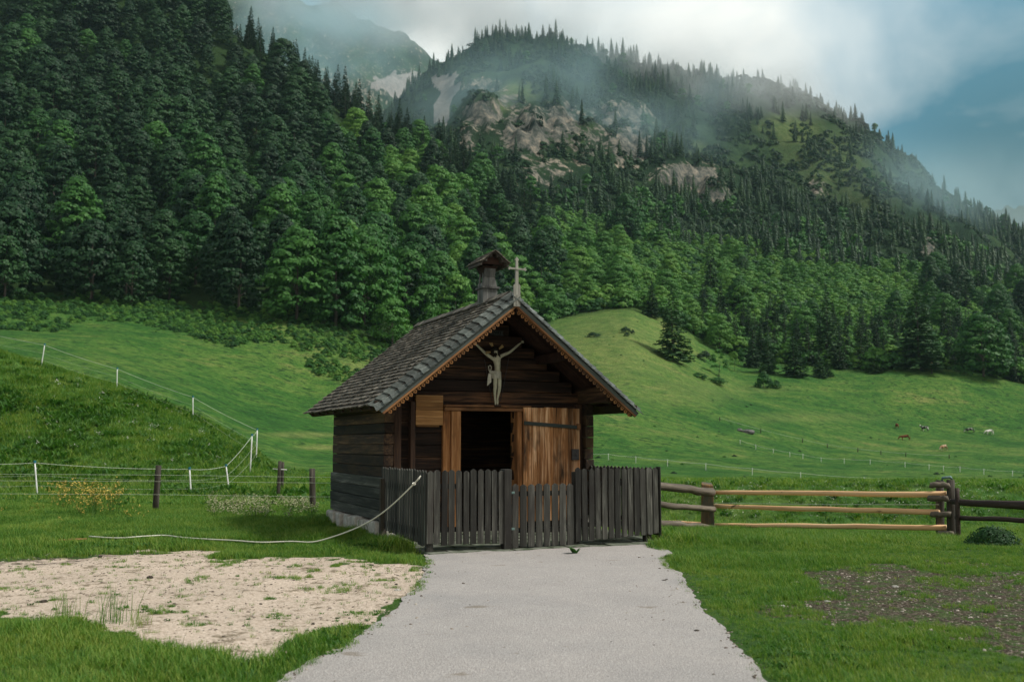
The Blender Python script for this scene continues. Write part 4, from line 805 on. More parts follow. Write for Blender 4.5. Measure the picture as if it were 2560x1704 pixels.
# tape fences out on the meadow
def tapefence(nm, label, lst, r, Y0, wires, grp=None, mat=M['white'], tr=.014, ext=True):
    first = at_px(lst[0][0], lst[0][2], Y0(lst[0][0])); root = empty(nm, first); inv = Vector(first); tag(root, label, 'fence', grp); pr = []
    for x, t_, b_ in lst:
        Y = Y0(x); top = at_px(x, t_, Y); base = at_px(x, b_, Y); base.z = hz(base.x, base.y)-.02
        if top.z-base.z < .7: top.z = base.z+.8
        o = post_rig('fence_post', base-inv, top-inv, r, mat, root, 6); pr.append((base, top))
    for fr in wires:
        b = MB(); seq = []
        for (a0, a1), (b0, b1) in zip(pr[:-1], pr[1:]): seq += wire_pts(a0.lerp(a1, fr)-inv, b0.lerp(b1, fr)-inv, .08, 4)
        b.tube(seq, tr, 4); b.build('fence_tape', M['wire'], root)
    return root
tapefence('tape_fence', 'nearer row of white posts with a single pale tape across the right meadow', [(1330, 1048, 1068), (1400, 1055, 1073), (1463, 1059, 1076), (1536, 1062, 1080), (1624, 1069, 1088), (1731, 1081, 1099), (1842, 1089, 1110), (1988, 1097, 1118), (2240, 1108, 1132), (2420, 1114, 1140)], .032, lambda x: 118-(x-1330)*.026, (.92,), tr=.016)
tapefence('tape_fence', 'farther row of small white posts with pale tape below the grazing cows', [(1704, 1063, 1072), (1740, 1065, 1074), (1780, 1066, 1076), (1818, 1068, 1078), (1848, 1067, 1078), (1890, 1073, 1083), (1943, 1076, 1086), (2003, 1081, 1090), (2083, 1082, 1092), (2138, 1076, 1089), (2171, 1079, 1093), (2209, 1080, 1090), (2264, 1083, 1102), (2330, 1088, 1106), (2420, 1092, 1112)], .036, lambda x: 165-(x-1700)*.05, (.9,), tr=.016)
tapefence('post_row', 'row of dark wooden posts crossing the far meadow behind the white tapes', [(1658, 1060, 1068), (1752, 1060, 1070), (1848, 1058, 1074), (1905, 1060, 1076), (1975, 1062, 1078), (2028, 1064, 1080), (2085, 1060, 1080), (2185, 1066, 1084)], .09, lambda x: 188, (.8,), mat=M['oldpost'], tr=.012)
# ---------------------------------------------------------------- cows
def spotmat(name, a, b_, thr, sc=1.6):
    m = MT(name); n_ = m.noise(m.co(), sc, 2); m.col(m.mix(m.rng(n_, thr-.03, thr+.03), a, b_)); return m.m
CM = {'brown': spotmat('brown_coat', (.16, .045, .018), (.55, .45, .35), .66), 'tan': spotmat('tan_coat', (.30, .16, .08), (.62, .52, .40), .48), 'pied': spotmat('pied_coat', (.015, .014, .014), (.75, .74, .70), .50), 'white': spotmat('white_coat', (.75, .73, .68), (.02, .02, .02), .60)}
def cow(px, py, heading, mat, label, graze=True, s=1.0):
    p = gp(px, py); root = empty('cow', p-Vector((0, 0, .03)), heading); tag(root, label, 'cow', 'cows grazing on the far right meadow'); root.scale = (s, s, s)
    hd = Vector((1.55, 0, .45)) if graze else Vector((1.45, 0, 1.45)); nk = Vector((1.15, 0, .95)) if graze else Vector((1.15, 0, 1.25))
    ch_ = [[(Vector((-.80, 0, 1.08)), (.27, .30)), (Vector((-.35, 0, 1.02)), (.32, .36)), (Vector((.15, 0, 1.0)), (.33, .37)), (Vector((.65, 0, 1.06)), (.27, .34)), (nk, (.15, .20)), (hd+Vector((-.12, 0, .12)), (.13, .14)), (hd+Vector((.08, 0, -.12)), (.08, .09))]]
    for y in (-.2, .2):
        ch_.append([(Vector((.65, 0, 1.06)), (.27, .34)), (Vector((.62, y, .72)), .12), (Vector((.64+y*.3, y, .40)), .07), (Vector((.60+y*.3, y, .06)), .05)])
        ch_.append([(Vector((-.80, 0, 1.08)), (.27, .30)), (Vector((-.78, y, .75)), .15), (Vector((-.92-y*.3, y, .46)), .07), (Vector((-.84-y*.3, y, .06)), .05)])
    skin('cow_body', ch_, mat, root, 1, 1)
    for y in (-1, 1): b = MB(); b.tube([hd+Vector((-.16, y*.08, .22)), hd+Vector((-.18, y*.25, .24))], [.05, .02], 5); b.build('ear', mat, root)
    b = MB(); b.tube([(-1.02, 0, 1.25), (-1.14, 0, .95), (-1.12, 0, .5)], [.035, .02, .04], 5); b.build('tail', mat, root); return root
cow(2083, 1013, math.radians(172), CM['brown'], 'brown cow grazing side-on, nearest the dark posts')
cow(2172, 1037, math.radians(215), CM['tan'], 'tan cow with a pale back grazing nearest to the tape fence')
cow(2064, 985, math.radians(262), CM['brown'], 'small brown cow seen end-on highest on the meadow', s=.9)
cow(2128, 992, math.radians(120), CM['pied'], 'black and white cow facing away up the meadow', False)
cow(2232, 996, math.radians(178), CM['pied'], 'black cow with a white shoulder grazing side-on')
cow(2277, 1000, math.radians(190), CM['white'], 'mostly white cow farthest right in the herd')
# yellow-topped waymark post by the forest edge
p = gp(2144, 858); wm = empty('waymark_post', p); tag(wm, 'dark post with a small orange-yellow arrow-shaped board beside the big tree', 'signpost')
b = MB(); b.tube([(0, 0, -.2), (0, 0, 1.9)], .20, 8); b.build('post', M['oldpost'], wm); b = MB(); b.prism([(-.6, 2.4), (-.25, 2.0), (.35, 1.95), (.62, 2.45), (.25, 3.0), (0, 3.4), (-.2, 3.0)], lambda a, c, t: (a, t, c), -.25, -.17); b.build('board', M['yellow'], wm, .02)
# stones and clods
def lump(name, p, s, mat, label, cat, group=None, seed=0):
    b = MB(); n, m_ = 9, 6; V = []; rr = random.Random(seed)
    for i in range(m_+1):
        for k in range(n):
            th, ph = 2*math.pi*k/n, math.pi*i/m_; q = rr.uniform(.75, 1.2); V.append((s[0]*q*math.sin(ph)*math.cos(th), s[1]*q*math.sin(ph)*math.sin(th), s[2]*q*math.cos(ph)))
    b.add(V, [(i*n+k, i*n+(k+1) % n, (i+1)*n+(k+1) % n, (i+1)*n+k) for i in range(m_) for k in range(n)]); o = b.build(name, mat, None, smooth=False, loc=p+Vector((0, 0, s[2]*.4))); return tag(o, label, cat, group)
for i, (x, y, w_, h_) in enumerate([(1528, 1338, 8, 3), (1534, 1336, 5, 2), (1603, 1455, 11, 4), (1406, 1482, 6, 3), (1318, 1527, 4, 3), (1505, 1490, 4, 2), (1440, 1430, 3, 2), (1500, 1425, 3, 3), (1370, 1305, 3, 3), (1405, 1300, 3, 3), (1268, 1408, 3, 2), (1212, 1530, 3, 2), (1240, 1565, 3, 2), (1395, 1440, 3, 2), (1355, 1400, 3, 2)]):
    p = gp(x, y); k = p.y/2302; lump('dirt_clod', p+Vector((0, 0, .015)), (w_*k/2*1.3, w_*k/2, max(h_*k/2, .008)), M['clod'], {0: 'dark clod on the path close to its right edge, nearest the fence corner', 2: 'largest dark clod near the right edge of the path', 3: 'dark clod lying alone in the middle of the lower path'}.get(i, 'tiny dark speck of dirt lying on the pale gravel path'), 'clod', 'dirt clods on the gravel path', i)
for i, (x, y, w_, h_) in enumerate([(100, 1385, 20, 8), (345, 1330, 14, 9), (720, 1436, 10, 5), (912, 1345, 8, 4), (855, 1300, 12, 4), (230, 1282, 10, 6), (560, 1440, 6, 4), (600, 1390, 8, 4)]):
    p = gp(x, y); k = p.y/2302; lump('dark_stone', p, (w_*k/2, w_*k/2.5, h_*k/2), M['clod'], ['biggest dark lump at the left end of the sandy patch', 'dark lump in the upper left of the sandy patch', 'dark lump at the lower edge of the sandy patch', 'dark lump at the right end of the sandy patch by the path', 'flat dark lump under the grass edge right of the sandy patch', 'dark lump at the top edge of the sandy patch', 'small dark lump low in the middle of the sandy patch', 'small dark lump in the middle of the sandy patch'][i], 'stone', 'dark lumps on the sandy patch', 30+i)
for i, (x, y, w_, h_) in enumerate([(1722, 996, 34, 12), (1702, 992, 14, 9)]):
    p = gp(x, y); k = p.y/2302; lump('rock', p, (w_*k/2, w_*k/3, h_*k/2), M['rock'], ['wide low heap of grey rock in the middle of the right meadow', 'small grey rock touching the low rock heap'][i], 'rock', None, 50+i)
for i, (x, y) in enumerate([(915, 1358), (1905, 1385), (1830, 1340), (1800, 1395), (2060, 1350)]):
    p = gp(x, y); k = p.y/2302; lump('pale_stone', p, (8*k, 6*k, 3*k), M['stone'], 'small pale stone lying at the edge of bare ground', 'stone', 'pale stones on bare ground', 70+i)
# ---------------------------------------------------------------- foliage meshes
def quads(C, Nn, size, asp=1.0, cup=0):
    n = len(C); r = NR.normal(size=(n, 3)); t = np.cross(Nn, r); t /= np.linalg.norm(t, axis=1)[:, None]+1e-9; b = np.cross(Nn, t)
    s = (size*NR.uniform(.6, 1.3, n))[:, None]*.5
    V = np.stack([C-t*s-b*s*asp*.4, C+t*s*.9-b*s*asp, C+t*s*.5+b*s*asp, C-t*s*.8+b*s*asp*.8], 1).reshape(-1, 3)
    return V, np.arange(n*4).reshape(n, 4)
def unit(n): v = NR.normal(size=(n, 3)); return v/np.linalg.norm(v, axis=1)[:, None]
def join(parts):
    V = []; Fc = []; A = []; o = 0
    for v, f, a in parts: V.append(v); Fc.append(f+o); A.append(np.full(len(v), a) if np.isscalar(a) else a); o += len(v)
    return np.concatenate(V), np.concatenate(Fc), np.concatenate(A)
def broad(h=16, w=10, ncl=85, per=42, leaf=.42, base=.12, cone=.5, cs=1.0):
    parts = []
    for i in range(ncl):
        t = NR.uniform(0, 1)**.85; z = h*(base+(1-base)*t*.96); prof = math.sin(math.pi*min(1, (.16+.84*t))**(.75+cone*.3))**.62 if t < .97 else .2
        prof = max(prof*(1-cone*.45*t), .12); a = NR.uniform(0, 2*math.pi); rr = w/2*prof*math.sqrt(NR.uniform(.35, 1.0)); c = np.array([rr*math.cos(a), rr*math.sin(a), z-.35*rr*.3])
        sz = NR.uniform(.8, 1.25)*w*.115*cs; d = unit(per); d[:, 2] = np.abs(d[:, 2])*1.0-.25; p = c+d*np.array([sz*1.2, sz*1.2, sz*.85])*NR.uniform(.75, 1.05, per)[:, None]
        nn = d*1.1+unit(per)*.42+np.array([0, 0, .30])+np.array([math.cos(a), math.sin(a), 0])*.25; nn /= np.linalg.norm(nn, axis=1)[:, None]; v, f = quads(p, nn, leaf); parts.append((v, f, NR.uniform(0, 1)))
    return join(parts)
def conifer(h=18, w=6.5, levels=26, leaf=.52, dens=1.6, base=.04):
    parts = []
    for i in range(levels):
        t = i/levels; z = h*(base+(1-base)*t); R = w/2*(1-t)**.85*NR.uniform(.85, 1.1)+.18; nb = int(7+7*(1-t))
        for k in range(nb):
            a = NR.uniform(0, 2*math.pi); Rb = R*NR.uniform(.65, 1.12); m = max(3, int(Rb/.34*dens*1.4)); s = np.sqrt(NR.uniform(.08, 1, m)); side = NR.normal(size=m)*.13*Rb*(1.1-s)*1.2
            x = Rb*s; zz = z+.12*Rb-.42*Rb*s**1.3+.16*Rb*s**4+NR.uniform(-.1, .1, m); p = np.stack([x*math.cos(a)-side*math.sin(a), x*math.sin(a)+side*math.cos(a), zz], 1)
            nn = np.array([math.cos(a)*.45, math.sin(a)*.45, .8])+NR.normal(size=(m, 3))*.35; nn /= np.linalg.norm(nn, axis=1)[:, None]; v, f = quads(p, nn, leaf*(.7+.5*(1-t)), .6); parts.append((v, f, NR.uniform(0, 1)))
    v, f = quads(np.stack([np.zeros(14), np.zeros(14), np.linspace(h*.9, h*1.01, 14)], 1), unit(14), .28); parts.append((v, f, .5)); return join(parts)
def smallconifer(h=15, w=5, levels=10, nb=9):
    parts = []
    for i in range(levels):
        t = i/levels; z = h*(.05+.95*t); R = w/2*(1-t)**.8+.15; V = []; Fc = []
        for k in range(nb):
            a = 2*math.pi*(k+NR.uniform(-.3, .3))/nb; q = R*NR.uniform(.7, 1.15); da = math.pi/nb*1.2; up_ = h/levels*1.35
            V += [(0, 0, z+up_), (q*.55*math.cos(a-da), q*.55*math.sin(a-da), z+up_*.35), (q*math.cos(a), q*math.sin(a), z-NR.uniform(.1, .7)), (q*.55*math.cos(a+da), q*.55*math.sin(a+da), z+up_*.35)]; Fc.append([4*k, 4*k+1, 4*k+2, 4*k+3])
        parts.append((np.array(V), np.array(Fc), NR.uniform(0, 1)))
    return join(parts)
def trunkmesh(h, r, mat, name='trunk', limbs=True):
    b = MB(); k = 6; b.tube([(R_.uniform(-.12, .12)*(i > 0), R_.uniform(-.12, .12)*(i > 0), h*i/k-(.6 if i == 0 else 0)) for i in range(k+1)], [r*(1-.85*i/k) for i in range(k+1)], 7)
    if limbs:
        for i in range(7): z = h*R_.uniform(.25, .75); a = R_.uniform(0, 6.28); q = h*R_.uniform(.12, .22); b.tube([(0, 0, z), (q*.5*math.cos(a), q*.5*math.sin(a), z+q*.45), (q*math.cos(a), q*math.sin(a), z+q*.8)], [r*.35, r*.2, r*.06], 5)
    me = bpy.data.meshes.new(name); me.from_pydata(b.v, [], b.f); me.materials.append(mat); return me
def fm(name, data, mat): V, Fc, A = data; return npmesh(name, V, Fc, [mat], {'v': A})
BG = [broad(16, 10.5, 170, 40, .46, .08, .35, .82), broad(17, 10, 170, 40, .46, .06, .55, .85), broad(15, 11, 180, 40, .46, .08, .3, .85), broad(18, 9.5, 170, 40, .44, .06, .7, .82), broad(14, 10, 160, 40, .44, .08, .2, .85)]
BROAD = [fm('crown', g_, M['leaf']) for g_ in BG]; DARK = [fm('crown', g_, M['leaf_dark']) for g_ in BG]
BRIGHT = [fm('crown', broad(15, 11, 100, 60, .48, .06, .1, 1.15), M['leaf_bright']), fm('crown', broad(13, 10, 90, 60, .46, .06, .3, 1.15), M['leaf_bright'])]
CONI = [fm('crown', conifer(18, 6.5, 34, .5, 2.0), M['needle']), fm('crown', conifer(16, 6.8, 24), M['needle']), fm('crown', conifer(20, 6.2, 30), M['needle']), fm('crown', conifer(13, 5.6, 20), M['needle'])]
CONL = []
for ch_h, ch_w in ((18, 7), (16, 7.2), (14, 6.4)): CONL.append(fm('crown', conifer(ch_h, ch_w, 32, .5, 2.0), M['needle_light']))
TRB = trunkmesh(11, .28, M['bark']); TRC = trunkmesh(14, .2, M['bark'], limbs=False)
def tree(name, p, s, crown, trunk, label, group, rz=None, wz=1.0):
    root = empty(name, p-Vector((0, 0, .3)), R_.uniform(0, 6.28) if rz is None else rz); root.scale = (s*wz, s*wz, s); tag(root, label, 'tree', group)
    c = bpy.data.objects.new('crown', crown); link(c); c.parent = root; t = bpy.data.objects.new('trunk', trunk); link(t); t.parent = root; return root
# instanced ground cover and far woods
TCOL = bpy.data.collections.new('leaf_templates')
def scatter(name, label, cat, P, rot, scl, templates, idx, kind='stuff'):
    col = bpy.data.collections.new(name+'_set')
    for i, (me) in enumerate(templates):
        o = bpy.data.objects.new(f'{name}_piece_{chr(97+i)}', me); col.objects.link(o)
    me = bpy.data.meshes.new(name); n = len(P); me.vertices.add(n); me.vertices.foreach_set('co', np.asarray(P, np.float32).ravel())
    a = me.attributes.new('rot', 'FLOAT_VECTOR', 'POINT'); a.data.foreach_set('vector', np.asarray(rot, np.float32).ravel())
    a = me.attributes.new('scl', 'FLOAT_VECTOR', 'POINT'); sc = np.asarray(scl, np.float32); sc = np.repeat(sc[:, None], 3, 1) if sc.ndim == 1 else sc; a.data.foreach_set('vector', sc.ravel())
    a = me.attributes.new('idx', 'INT', 'POINT'); a.data.foreach_set('value', np.asarray(idx, np.int32))
    o = bpy.data.objects.new(name, me); link(o); g = bpy.data.node_groups.new(name, 'GeometryNodeTree')
    g.interface.new_socket('Geometry', in_out='INPUT', socket_type='NodeSocketGeometry'); g.interface.new_socket('Geometry', in_out='OUTPUT', socket_type='NodeSocketGeometry')
    gi = g.nodes.new('NodeGroupInput'); go = g.nodes.new('NodeGroupOutput'); ip = g.nodes.new('GeometryNodeInstanceOnPoints'); ci = g.nodes.new('GeometryNodeCollectionInfo')
    ci.inputs['Collection'].default_value = col; ci.inputs['Separate Children'].default_value = True; ci.inputs['Reset Children'].default_value = True
    def na(t, nm): q = g.nodes.new('GeometryNodeInputNamedAttribute'); q.data_type = t; q.inputs['Name'].default_value = nm; return q.outputs['Attribute']
    er = g.nodes.new('FunctionNodeEulerToRotation'); g.links.new(na('FLOAT_VECTOR', 'rot'), er.inputs[0])
    g.links.new(gi.outputs[0], ip.inputs['Points']); g.links.new(ci.outputs[0], ip.inputs['Instance']); ip.inputs['Pick Instance'].default_value = True
    g.links.new(na('INT', 'idx'), ip.inputs['Instance Index']); g.links.new(er.outputs[0], ip.inputs['Rotation']); g.links.new(na('FLOAT_VECTOR', 'scl'), ip.inputs['Scale']); g.links.new(ip.outputs[0], go.inputs[0])
    md = o.modifiers.new('scatter', 'NODES'); md.node_group = g; return tag(o, label, cat, None, kind)
def rz_(n, tilt=0): r = np.zeros((n, 3)); r[:, 2] = NR.uniform(0, 6.28, n); r[:, :2] = NR.normal(size=(n, 2))*tilt; return r
# ---------------------------------------------------------------- trees one can single out
def special(px, pb, pt, kind, label, w_=None, name=None):
    p = gp(px, pb); kk = .82 if kind == 'c' else 1; Hm = (pb-pt)*p.y/2302*1.0; me = {'c': CONL[R_.randrange(3)], 'b': BROAD[2], 'l': BRIGHT[1]}[kind]; hh = max(v.co.z for v in me.vertices)
    s = Hm/hh; base_w = 2*max(abs(v.co.x) for v in me.vertices)*s; wz = 1.0 if not w_ else (w_*p.y/2302)/base_w/kk
    return tree(name or ('conifer_tree' if kind == 'c' else 'broadleaf_tree'), p, s, me, TRC if kind == 'c' else TRB, label, None, None, wz)
SPECIAL = [(1548, 830, 648, 'c', 'big dark spruce standing alone on the meadow right of the chapel roof', 84),
 (1733, 845, 742, 'c', 'slender spruce, leftmost of the trio at the edge of the right wood', 40), (1768, 858, 752, 'c', 'narrow spruce in the middle of the trio at the wood edge', 42),
 (1828, 866, 762, 'c', 'bushy pointed spruce standing forward, right of the trio at the wood edge', 62), (1885, 868, 800, 'c', 'short ragged spruce just right of the bushy pointed one', 40), (1905, 866, 828, 'c', 'tiny dark spruce at the foot of the wood edge', 26),
 (2012, 858, 825, 'c', 'small rounded dark spruce out on the grass before the dark wood', 46), (2262, 866, 715, 'b', 'large spreading tree with a bare trunk at the far right wood edge', 150),
 (1636, 692, 520, 'c', 'tall thin dark spruce rising out of the bright scrub', 44), (1500, 730, 640, 'c', 'dark spruce at the top of the grassy rise behind the chapel', 44), (1440, 560, 440, 'b', 'tall bright-topped tree in the notch above the chapel ridge', 90),
 (1905, 838, 640, 'c', 'tall dark spruce towering in the middle of the right wood', 70), (2115, 850, 640, 'c', 'tallest dark tree of the right wood, left of the waymark post', 110)]
for x, pb, pt, k, lb, w_ in SPECIAL: special(x, pb, pt, k, lb, w_)
SAP = fm('foliage', broad(6, 3.6, 26, 34, .30, .28, .2), M['leaf_bright']); BUSH = fm('foliage', broad(2.2, 3.6, 34, 46, .22, .0, .0, 1.3), M['leaf']); BUSHC = fm('foliage', broad(2.4, 4.4, 34, 46, .22, .0, -.8, 1.3), M['needle'])
STEM = trunkmesh(4, .07, M['bark'], 'stem'); SHSTEM = trunkmesh(1.2, .06, M['bark'], 'stem')
def bush(name, px, pb, pt, w_, me, label, cat='bush', st=SHSTEM, group=None):
    p = gp(px, pb); Hm = (pb-pt)*p.y/2302; hh = max(v.co.z for v in me.vertices); s = Hm/hh; bw = 2*max(abs(v.co.x) for v in me.vertices)*s; root = empty(name, p-Vector((0, 0, .1)), R_.uniform(0, 6)); q = (w_*p.y/2302)/bw; root.scale = (s*q, s*q, s)
    tag(root, label, cat, group)
    for nm, m_ in (('foliage', me), ('stem', st)): c = bpy.data.objects.new(nm, m_); link(c); c.parent = root
    return root
bush('sapling', 1655, 866, 800, 46, SAP, 'pale green sapling below the dark bush at the meadow edge', 'sapling', STEM); bush('sapling', 1690, 855, 806, 26, SAP, 'thin green sapling just right of the paler one', 'sapling', STEM)
bush('pine_bush', 1620, 830, 804, 44, BUSHC, 'dark cup-shaped pine bush beside the lone spruce'); bush('shrub', 1757, 892, 852, 44, BUSH, 'greyish willow shrub standing forward on the grass'); bush('shrub', 1785, 892, 872, 30, BUSH, 'low dark shrub at the right of the willow shrub')
bush('shrub', 1440, 765, 750, 32, BUSHC, 'dark low bush on the bright rise right of the roof'); bush('shrub', 1456, 768, 756, 12, BUSHC, 'tiny dark bush touching the low one on the rise'); bush('shrub', 1442, 773, 763, 18, BUSHC, 'tiny dark bush just below the low one on the rise'); bush('shrub', 1366, 775, 762, 40, BUSHC, 'flat dark bush near the roof on the bright rise')
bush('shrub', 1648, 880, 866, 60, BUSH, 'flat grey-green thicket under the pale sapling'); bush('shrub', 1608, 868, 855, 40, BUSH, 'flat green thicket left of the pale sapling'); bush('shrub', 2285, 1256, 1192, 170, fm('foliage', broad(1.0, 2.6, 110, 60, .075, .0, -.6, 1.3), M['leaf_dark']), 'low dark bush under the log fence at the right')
# ---------------------------------------------------------------- the woods
def poisson(xr, yr, d, cond):
    xs = np.arange(xr[0], xr[1], d); yq = np.arange(yr[0], yr[1], d); X, Y = np.meshgrid(xs, yq); X = X+((np.arange(len(yq)) % 2)*d*.5)[:, None]; X = (X+NR.uniform(-.36, .36, X.shape)*d).ravel(); Y = (Y+NR.uniform(-.36, .36, Y.shape)*d).ravel(); k = cond(X, Y); return X[k], Y[k]
def infr(X, Y, top=17, m=60):
    Z = H(X, Y, False); px, py = proj(X, Y, Z); px2, pt = proj(X, Y, Z+top); return (px > -m) & (px < 2356+m) & (pt < 1000) & (py > -30), px, py, pt
LF = lambda X, Y: (forest_d(X, Y) > 2) & (Y < 520)
X, Y = poisson((-330, 330), (190, 530), 11.2, LF); ok, px, py, pt = infr(X, Y); hid = (px > 905) & (px < 1330) & (pt > 745)
rt = px > 1250+sst(Y, 300, 520)*0; leftw = px < 1250+(Y-300)*.25
# right side: keep clearings in the bright scrub
dens = np.where(leftw, 1, fbm(X/22, Y/22, 3, 71)); clear = ~leftw & (px > 1470) & (px < 2120) & (forest_d(X, Y) > 55) & (py > 480); ok &= ~hid & ((dens > .40) | leftw) & (~clear | (NR.uniform(size=len(X)) < .16))
X, Y, px, py, pt, leftw = [a[ok] for a in (X, Y, px, py, pt, leftw)]
X2, Y2 = poisson((20, 330), (280, 380), 6.4, lambda X, Y: (forest_d(X, Y) > 0) & (forest_d(X, Y) < 62)); ok, px2_, py2_, pt2_ = infr(X2, Y2); ok &= (px2_ > 1610)
k1 = ~((px > 1600) & (forest_d(X, Y) < 62)) | leftw; X, Y, px, py, pt, leftw = [np.concatenate([a[k1], b2[ok]]) for a, b2 in ((X, X2), (Y, Y2), (px, px2_), (py, py2_), (pt, pt2_), (leftw, np.zeros(len(X2), bool)))]; Z = H(X, Y, False)
con = np.where(leftw, (vn(X/25, Y/25, 5)+(Y-330)/420 > 1.15)|(NR.uniform(size=len(X)) < .04)|((Y > 440) & (px > 520) & (NR.uniform(size=len(X)) < .85)), ((px > 1600) & (forest_d(X, Y) < 64) & (NR.uniform(size=len(X)) < .86)) | (NR.uniform(size=len(X)) < .04+.45*(px > 1950)+.15*(Y > 480)))
vis = 1/Y*np.clip((py-pt), 1, 99)*np.where((pt > -60), 1, .1); order = np.argsort(-vis); nb = nc = 0; farb = []; farc = []
def glabel(i, c):
    d = float(forest_d(X[i], Y[i]))
    if leftw[i]:
        b_ = ('front row' if d < 14 else 'lower half' if d < 110 else 'upper slope')+' of the left forest, '+('far left' if px[i] < 300 else 'left of centre' if px[i] < 600 else 'just left of chapel' if px[i] < 900 else 'above chapel roof')
        return (f'{"dark pointed conifer" if c else "rounded green broadleaf tree"} in the {b_}', f'{"conifers" if c else "broadleaf trees"}, {b_}')
    b_ = ('front edge' if d < 14 else 'middle' if d < 90 else 'back')+' of the right wood, '+('nearest the chapel' if px[i] < 1650 else 'halfway along' if px[i] < 2000 else 'at its right end')
    return (f'{"dark pointed conifer" if c else "bright green broadleaf tree"} in the {b_}', f'{"conifers" if c else "broadleaf trees"}, {b_}')
for i in order:
    p = Vector((X[i], Y[i], Z[i])); d = forest_d(X[i], Y[i])
    if con[i]:
        if nc < 286: lb, gr = glabel(i, True); tree('conifer_tree', p, NR.uniform(.55, .95)*(.95 if (not leftw[i] and Y[i] < 380) else 1.3 if Y[i] > 430 else .95), CONI[R_.randrange(4)], TRC, lb, gr); nc += 1
        else: farc.append(i)
    else:
        bright = ((not leftw[i]) and px[i] < 2050 and NR.uniform() < (.95 if px[i] < 1700 else .6)) or (leftw[i] and px[i] > 780 and NR.uniform() < .4); s = NR.uniform(.75, 1.45)*(1 if leftw[i] else NR.uniform(.45, .95))
        if nb < 296: lb, gr = glabel(i, False); dk = NR.uniform() < (float(np.clip(.20+.75*sst(np.array([1-px[i]/1000]), 0, 1)[0]+.30*(Y[i] > 330), 0, .94)) if leftw[i] else .2); tree('broadleaf_tree', p, s, BRIGHT[R_.randrange(2)] if bright else (DARK if dk else BROAD)[R_.randrange(5)], TRB, lb, gr); nb += 1  # dark leaf copies grow likelier up-left: the slope's shade painted as leaf colour
        else: farb.append((i, s, bright))
P = [(X[i], Y[i], Z[i]-.4) for i, s, b_ in farb]+[(X[i], Y[i], Z[i]-.4) for i in farc]
sc = np.concatenate([[s for i, s, b_ in farb], NR.uniform(.7, 1.15, len(farc))]); ix = [5+R_.randrange(2) if b_ else (R_.randrange(5) if R_.random() < (.1 if px[i] < 700 else .4) else 11+R_.randrange(5)) for i, s, b_ in farb]+[7+R_.randrange(4) for _ in farc]  # mostly dark crowns towards the left, shade put into the leaf colour
print('TREES', nb, nc, len(farb), len(farc))
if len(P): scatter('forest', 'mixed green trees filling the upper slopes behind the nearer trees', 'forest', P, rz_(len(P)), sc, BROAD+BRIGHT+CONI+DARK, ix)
# scrub between the trees of the right slope and the shrubs along the left forest foot
def shrubs(name, label, Xs, Ys, s0, s1, tm, cat='shrubs'):
    Zs = H(Xs, Ys, False); return scatter(name, label, cat, np.stack([Xs, Ys, Zs-.2], 1), rz_(len(Xs)), NR.uniform(s0, s1, len(Xs)), tm, NR.integers(0, len(tm), len(Xs)))
SH = [BUSH, fm('foliage', broad(2.6, 3.2, 26, 40, .26, .0, .1, 1.3), M['leaf_bright']), fm('foliage', broad(2.0, 3.4, 26, 40, .26, .0, .1, 1.3), M['leaf'])]
def band(X, Y):
    d = forest_d(X, Y); px = (X/Y*2502+1280)/K; wdt = np.interp(px, [-400, 0, 150, 246, 280, 400, 527, 650, 809, 900], [30, 34, 30, 26, 16, 20, 24, 16, 30, 30]); return (px < 1240) & (d < 12) & (d > -wdt*(.35+.8*vn(X/9, Y/9, 9))) & (vn(X/3, Y/3, 19) > .2)
Xs, Ys = poisson((-170, 10), (150, 260), 1.45, band); shrubs('shrub_band', 'dense low shrubs growing along the foot of the left forest', Xs, Ys, .2, .55, [SH[2], SH[2], SH[1]])
Xs, Ys = poisson((0, 330), (290, 560), 3.6, lambda X, Y: (forest_d(X, Y) > 3) & ((X/Y*2502+1280)/K > 1240) & (fbm(X/14, Y/14, 3, 81) > .30)); shrubs('scrub', 'bright green scrub covering the slope between the trees on the right', Xs, Ys, 1.0, 2.6, [SH[1], SH[1], SH[2]])
Xs, Ys = poisson((-200, 200), (90, 300), 4.4, lambda X, Y: (forest_d(X, Y) < -6) & (vn(X/16, Y/16, 14)*vn(X/5, Y/5, 15) > .46)); shrubs('meadow_weeds', 'small dark tufts of weeds dotted over the sloping meadow', Xs, Ys, .05, .20, [BUSH, BUSHC, SH[2]], 'weeds')
# conifers of the far mountain
SC = [fm('crown', smallconifer(15, 7.2), M['needle_far']), fm('crown', smallconifer(17, 6.6, 11, 8), M['needle_far']), fm('crown', smallconifer(12, 6.4, 8, 8), M['needle_far']), fm('crown', broad(11, 8, 14, 14, 1.5, .05, .3, 1.5), M['leaf'])]
def mt(X, Y):
    Z = H(X, Y, False); px, py = proj(X, Y, Z); d = fbm(X/60, Y/60, 3, 33); cov = np.interp(px, [700, 930, 1080, 1500, 1700, 2100, 2356], [.8, .35, .25, .60, .55, .45, .5])
    cov = cov+.15*((px > 1400) & (py < 210)) + .3*(px > 1880)*(py > 520) - .9*rockmask(px, py); 
    for cx, cy, rx, ry in ((1195, 210, 55, 34), (1830, 300, 80, 45), (1900, 375, 140, 95), (1990, 480, 130, 80), (1400, 400, 110, 60), (2100, 520, 60, 50), (1020, 230, 45, 70), (2080, 610, 90, 60)): cov = np.where(((px-cx)/rx)**2+((py-cy)/ry)**2 < 1, .18, cov)
    return (NR.uniform(size=X.shape) < cov*sst(d, .36, .56)*1.25) & (px > 700) & (px < 2420) & ((py > 40))
Xs, Ys = poisson((-300, 560), (515, 1030), 6.8, mt); n = len(Xs); Zs = H(Xs, Ys, False); ixm = np.where(NR.uniform(size=n) < np.where(Ys < 640, .25, .05), 3, NR.integers(0, 3, n))
